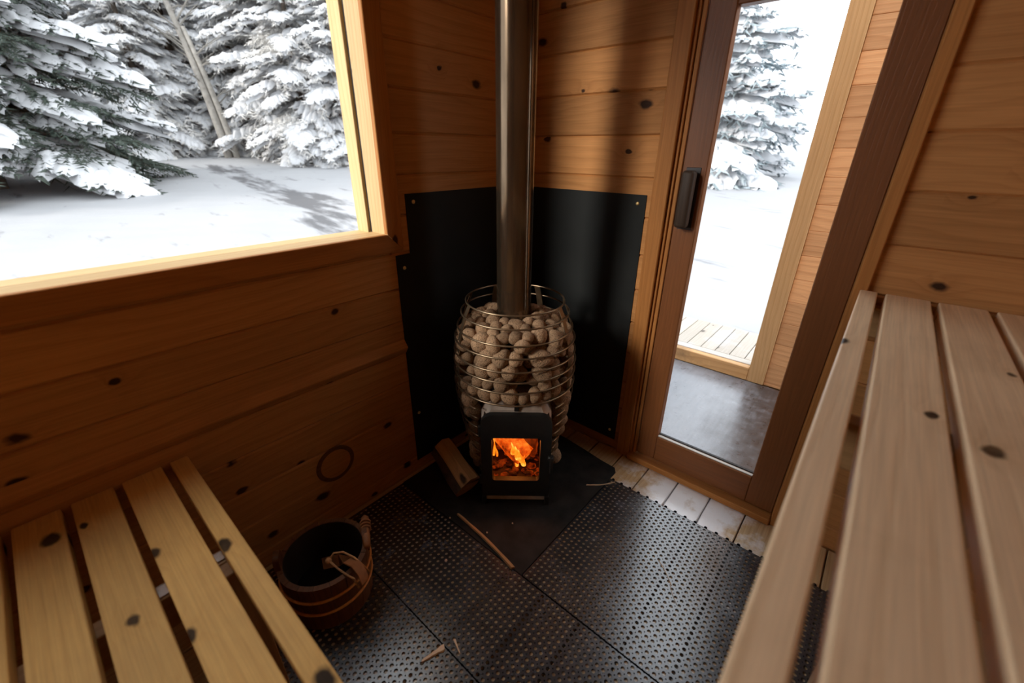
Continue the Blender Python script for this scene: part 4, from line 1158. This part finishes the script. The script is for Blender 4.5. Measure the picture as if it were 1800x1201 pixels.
# cross-section: a quarter of a round, bark on the arc
sec = [(p_[0] * 1.22, p_[1] * 1.22) for p_ in [(0.046, 0.030), (0.018, 0.050), (-0.020, 0.036)] + [(-0.052 + 0.006 * math.cos(t), 0.006) for t in (0,)] + [(-0.048, -0.022), (-0.022, -0.046), (0.012, -0.050), (0.036, -0.030), (0.052, 0.0)]]
rings = []
for i in range(15):
    t = i / 14
    rings.append([b.verts.new((L_ * t + (r_.uniform(-.003, .003) if 0 < i < 14 else 0) + (0.012 * p[1] / 0.05 if i == 14 else 0), p[0] * (1 + 0.05 * math.sin(6 * t + j)) * (0.9 + 0.1 * t), p[1] * (1 + 0.06 * math.cos(5 * t + 2 * j)) * (0.9 + 0.1 * t))) for j, p in enumerate(sec)])
n = len(sec); bark_faces = []
for A_, B_ in zip(rings[:-1], rings[1:]):
    for k in range(n):
        f = b.faces.new((A_[k], A_[(k + 1) % n], B_[(k + 1) % n], B_[k]))
        if 2 <= k <= 6: f.material_index = 1
b.faces.new(rings[0][::-1]); b.faces.new(rings[-1])
bmesh.ops.recalc_face_normals(b, faces=b.faces[:])
me = bpy.data.meshes.new('split_log'); b.to_mesh(me); b.free(); me.materials.append(M['firewood']); me.materials.append(M['bark'])
lo = bpy.data.objects.new('split_log', me); COL.objects.link(lo)
axn = ax.normalized(); yv = Vector((0, 0, 1)).cross(axn).normalized(); zv = axn.cross(yv)
lo.matrix_world = Matrix(((axn.x, yv.x, zv.x, lp0.x), (axn.y, yv.y, zv.y, lp0.y), (axn.z, yv.z, zv.z, lp0.z), (0, 0, 0, 1))) @ Matrix.Rotation(math.radians(20), 4, 'X')
tag(lo, 'split firewood log leaning beside the stove towards the window wall', 'log')

# ------------------------------------------------------------------ kindling, chips and straw
def sliver(name, a, b_, w0, w1, th, z, label, cat, mat, group=None, bend=0.0, seed=0):
    a, b_ = Vector((a[0], a[1], 0)), Vector((b_[0], b_[1], 0)); d_ = b_ - a; L_ = d_.length; n = 9
    r_ = random.Random(seed); bm_ = bmesh.new(); prev = None
    for i in range(n + 1):
        t = i / n; w_ = (w0 + (w1 - w0) * t) * r_.uniform(0.82, 1.1)
        off = bend * math.sin(math.pi * t)
        x = t * L_ + (r_.uniform(-0.004, 0.004) if i in (0, n) else 0); 
        ring = [bm_.verts.new((x + (0.004 if k in (1, 2) and i in (0, n) else 0), off + sy * w_ / 2, zz)) for k, (sy, zz) in enumerate(((-1, 0), (1, 0), (0.8, th * r_.uniform(.8, 1.1)), (-0.75, th)))]
        if prev:
            for k in range(4): bm_.faces.new((prev[k], prev[(k + 1) % 4], ring[(k + 1) % 4], ring[k]))
        else: bm_.faces.new(ring)
        prev = ring
    bm_.faces.new(prev[::-1]); bmesh.ops.recalc_face_normals(bm_, faces=bm_.faces[:])
    me = bpy.data.meshes.new(name); bm_.to_mesh(me); bm_.free(); me.materials.append(mat)
    o = bpy.data.objects.new(name, me); COL.objects.link(o); o.location = (a.x, a.y, z); o.rotation_euler = (0, 0, math.atan2(d_.y, d_.x))
    tag(o, label, cat, group); return o
ZM = 0.0058
sliver('wood_chip', (0.669, -1.256), (0.690, -1.180), 0.006, 0.020, 0.006, ZM, 'larger pale wood chip lying on the black mat, wider at one end', 'wood chip', M['chip'], 'pale wood chips on the mat', seed=1)
sliver('wood_chip', (0.692, -1.146), (0.739, -1.164), 0.008, 0.0025, 0.004, ZM, 'thin pale splinter of wood on the mat right of the larger chip', 'wood chip', M['chip'], 'pale wood chips on the mat', seed=2)
sliver('kindling_stick', (0.345, -0.812), (0.672, -0.848), 0.010, 0.014, 0.009, ZM, 'thin rough stick lying along the front of the hearth', 'stick', M['firewood'], bend=0.006, seed=3)
sliver('wood_splinter', (0.655, -0.320), (0.742, -0.222), 0.006, 0.003, 0.004, 0.0065, 'orange curl of wood at the hearth corner by the mat', 'splinter', M['chip'], bend=-0.008, seed=4)
sliver('straw_stem', (1.050, -0.470), (1.125, -0.535), 0.0022, 0.0016, 0.002, ZM, 'dry pale stalk lying on the mat in front of the door', 'stalk', M['chip'], bend=0.003, seed=5)
sliver('straw_stem', (1.118, -0.528), (1.165, -0.590), 0.0016, 0.0012, 0.002, ZM, 'short bent tip of stalk beyond the pale stalk on the mat', 'stalk', M['chip'], bend=-0.004, seed=6)
for i, (x, y, z, lb) in enumerate(((0.47, -0.985, ZM, 'small tan crumb of wood on the mat right of the bucket'), (0.50, -0.80, 0.0065, 'tiny red-brown crumb on the hearth in front of the stove'), (0.545, -0.70, 0.0065, 'tiny pale crumb on the hearth below the ash lip'), (0.335, -0.845, ZM, 'little brown crumb on the mat near the log end'))):
    b = bmesh.new(); bmesh.ops.create_icosphere(b, subdivisions=1, radius=0.0055 if i == 0 else 0.0038)
    for v in b.verts: v.co *= 1 + 0.25 * math.sin(9 * v.co.x * 200 + i)
    q = MB(); q.merge(b); o = q.build('bark_crumb', M['chip'], loc=(x, y, z + 0.003)); tag(o, lb, 'crumb', 'crumbs of bark on the floor')

# ------------------------------------------------------------------ water bucket
BX, BY, BZ = 0.272, -1.31, 0.0058
bk = empty('water_bucket', (BX, BY, BZ)); tag(bk, 'dark wooden water bucket with two copper-coloured hoops beside the low bench', 'bucket')
q = MB()
NS = 18
for k in range(NS):                            # staves
    a0 = 2 * math.pi * k / NS + 0.006; a1 = 2 * math.pi * (k + 1) / NS - 0.006
    b = bmesh.new(); n = 3; cols = []
    for zz, ri, ro in ((0.0, 0.110, 0.126), (0.19, 0.119, 0.135)):
        for rad in (ri, ro):
            cols.append([b.verts.new((rad * math.cos(a0 + (a1 - a0) * j / n), rad * math.sin(a0 + (a1 - a0) * j / n), zz)) for j in range(n + 1)])
    bi, bo, ti, to = cols
    for j in range(n):
        b.faces.new((bi[j], bi[j + 1], ti[j + 1], ti[j])); b.faces.new((bo[j + 1], bo[j], to[j], to[j + 1])); b.faces.new((ti[j], ti[j + 1], to[j + 1], to[j])); b.faces.new((bi[j + 1], bi[j], bo[j], bo[j + 1]))
    b.faces.new((bi[0], ti[0], to[0], bo[0])); b.faces.new((bi[n], bo[n], to[n], ti[n]))
    q.merge(b)
q.build('staves', M['stave'], bk)
q = MB(); q.lathe([(0.0, 0.012), (0.1085, 0.012), (0.1175, 0.1885), (0.1186, 0.1885), (0.1098, 0.010), (0.0, 0.010)], 48); q.build('inner_liner', M['bucket_in'], bk, smooth=True)
q = MB(); q.lathe([(0.0, 0.045), (0.1095, 0.045)], 40)
wm = plain('dark water', (0.006, 0.005, 0.004), 0.06, 0.0, 0.5); q.build('water', wm, bk)
for zz in (0.078, 0.136):
    r0 = 0.126 + 0.009 * zz / 0.19
    q = MB(); q.tube([((r0 + 0.003) * math.cos(a), (r0 + 0.003) * math.sin(a), zz) for a in np.linspace(0, 2 * math.pi, 64, endpoint=False)], 0.0042, 8, closed=True)
    q.build('hoop', M['rattan'], bk, smooth='all')
# two ears standing above the rim
for az in (math.radians(62), math.radians(242)):
    q = MB(); q.prism(rrect(-0.026, 0.026, 0.165, 0.235, 0.020, 0.004), -0.009, 0.009, 0.002)
    o = q.build('ear', M['stave'], bk); o.location = (0.128 * math.cos(az), 0.128 * math.sin(az), 0); o.rotation_euler = (0, 0, az - math.pi / 2)
# bent-wood bail fallen towards the front: a flat strap from ear to ear lying on the rim
def ribbon(pts, wid, th, wdir=None):
    b = bmesh.new(); prev = None; pts = [Vector(p) for p in pts]; N_ = len(pts)
    for i, p in enumerate(pts):
        t = (pts[min(i + 1, N_ - 1)] - pts[max(i - 1, 0)]).normalized()
        wv = Vector(wdir[i]) if isinstance(wdir, list) else Vector(wdir)
        wv = (wv - t * wv.dot(t)).normalized(); nn = t.cross(wv)
        ring = [b.verts.new(p + wv * sx * wid / 2 + nn * sy * th / 2) for sx, sy in ((-1, -1), (1, -1), (1, 1), (-1, 1))]
        if prev:
            for k in range(4): b.faces.new((prev[k], prev[(k + 1) % 4], ring[(k + 1) % 4], ring[k]))
        else: b.faces.new(ring)
        prev = ring
    b.faces.new(prev[::-1]); bmesh.ops.recalc_face_normals(b, faces=b.faces[:])
    q = MB(); q.merge(b); return q
cd = Vector((CAM.x - BX, CAM.y - BY, 0)).normalized()           # towards the camera
pr = Vector((RT.x, RT.y, 0)).normalized()
def bp(r, f, z): return pr * r + cd * f + Vector((0, 0, z))
# strap dipping into the bucket and curling over the front rim
cv = [bp(-0.012, 0.015, 0.150), bp(0.015, 0.025, 0.170), bp(0.042, 0.036, 0.190), bp(0.068, 0.052, 0.207), bp(0.088, 0.072, 0.211), bp(0.099, 0.090, 0.197), bp(0.103, 0.103, 0.170)]
ribbon(cv, 0.034, 0.0035, [tuple(bp(0.35, -0.5, 0.9))] * 3 + [tuple(bp(-0.6, 0.75, 0.25))] * 4).build('handle_strap', M['leather'], bk, smooth=True)
q = MB(); pts = [bp(0.010, 0.045, 0.200), bp(0.03, 0.03, 0.215), bp(0.06, 0.03, 0.220), bp(0.09, 0.045, 0.212), bp(0.112, 0.058, 0.19), bp(0.128, 0.045, 0.15)]
q.tube(pts, 0.0032, 7); pts = [bp(0.012, 0.05, 0.198), bp(0.03, 0.075, 0.195), bp(0.05, 0.10, 0.197), bp(0.07, 0.112, 0.193), bp(0.078, 0.118, 0.16)]
q.tube(pts, 0.0032, 7); q.build('rope_tie', M['rope'], bk, smooth='all')
b = bmesh.new(); bmesh.ops.create_icosphere(b, subdivisions=2, radius=0.010)
q = MB(); q.merge(b, Matrix.Translation(bp(0.008, 0.047, 0.199))); q.build('rope_knot', M['rope'], bk, smooth='all')
# rolled end of the strap wound on the peg at the far ear
a_ = math.radians(62)
ep = Vector((0.133 * math.cos(a_), 0.133 * math.sin(a_), 0.222)); tv = Vector((-math.sin(a_), math.cos(a_), 0))
q = MB(); q.tube([ep - tv * 0.058 + Vector((0, 0, -.004)), ep - tv * 0.02, ep + tv * 0.03, ep + tv * 0.06], [0.010, 0.012, 0.011, 0.013], 10)
q.build('peg', M['leather'], bk, smooth='all')
q = MB()
for k in range(3):
    c_ = ep + tv * (0.012 + 0.014 * k)
    q.tube([c_ + Vector((math.cos(a_) * 0.0145 * math.cos(t), math.sin(a_) * 0.0145 * math.cos(t), 0.0145 * math.sin(t))) for t in np.linspace(0, 2 * math.pi, 16, endpoint=False)], 0.004, 6, closed=True)
q.build('strap_winding', M['leather'], bk, smooth='all')

# ------------------------------------------------------------------ benches
bl = empty('slatted_bench', (0.65, -1.9, 0.56)); tag(bl, 'low pale slatted bench under the window, knotty and half in shade', 'bench', 'slatted sauna benches')
def lb(mb, name, mat):
    o = mb.build(name, mat); o.parent = bl; o.matrix_parent_inverse = Matrix.Translation(-bl.location); return o
ZB = 0.562; XE = 1.27
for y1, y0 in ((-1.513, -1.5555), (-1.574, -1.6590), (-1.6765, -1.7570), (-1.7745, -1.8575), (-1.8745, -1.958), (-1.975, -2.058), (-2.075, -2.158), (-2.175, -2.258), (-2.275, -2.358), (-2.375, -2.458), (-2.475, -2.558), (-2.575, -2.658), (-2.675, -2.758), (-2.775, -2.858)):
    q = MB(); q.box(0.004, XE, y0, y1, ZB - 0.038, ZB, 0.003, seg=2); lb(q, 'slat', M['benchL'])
for x in (0.385, 1.10):
    q = MB(); q.box(x, x + 0.045, -2.88, -1.525, ZB - 0.127, ZB - 0.0385, 0.002); lb(q, 'bearer', M['bear_y'])
    q = MB(); q.box(x + 0.046, x + 0.088, -1.61, -1.53, 0.0059, ZB - 0.0385, 0.002); lb(q, 'leg', M['bear_z'])
    q = MB(); q.box(x + 0.046, x + 0.088, -2.87, -2.79, 0.0, ZB - 0.0385, 0.002); lb(q, 'leg', M['bear_z'])
q = MB(); q.box(0.393, 0.420, -1.5735, -1.556, ZB - 0.0382, ZB - 0.035); lb(q, 'bracket', M['foil'])
q = MB(); q.box(0.393, 0.424, -1.676, -1.66, ZB - 0.0382, ZB - 0.035); lb(q, 'bracket', M['foil'])

br = empty('slatted_bench', (1.7, -1.2, 0.99)); tag(br, 'high broad slatted bench along the wall right of the door', 'bench', 'slatted sauna benches')
def rb(mb, name, mat):
    o = mb.build(name, mat); o.parent = br; o.matrix_parent_inverse = Matrix.Translation(-br.location); return o
ZR = 0.992
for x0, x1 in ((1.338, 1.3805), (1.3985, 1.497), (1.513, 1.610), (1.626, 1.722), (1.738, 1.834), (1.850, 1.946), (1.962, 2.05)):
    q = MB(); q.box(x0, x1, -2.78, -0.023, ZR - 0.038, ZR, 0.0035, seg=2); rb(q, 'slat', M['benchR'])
q = MB(); q.box(1.365, 2.05, -0.0595, -0.0215, ZR - 0.127, ZR - 0.0385, 0.002); rb(q, 'ledger', M['bear_x'])
for y in (-0.82, -1.78, -2.72):
    q = MB(); q.box(1.352, 2.05, y, y + 0.038, ZR - 0.127, ZR - 0.0385, 0.002); rb(q, 'bearer', M['bear_x'])
    q = MB(); q.box(1.50, 1.588, y + 0.039, y + 0.077, 0.0059, ZR - 0.0385, 0.002); rb(q, 'leg', M['bear_z'])
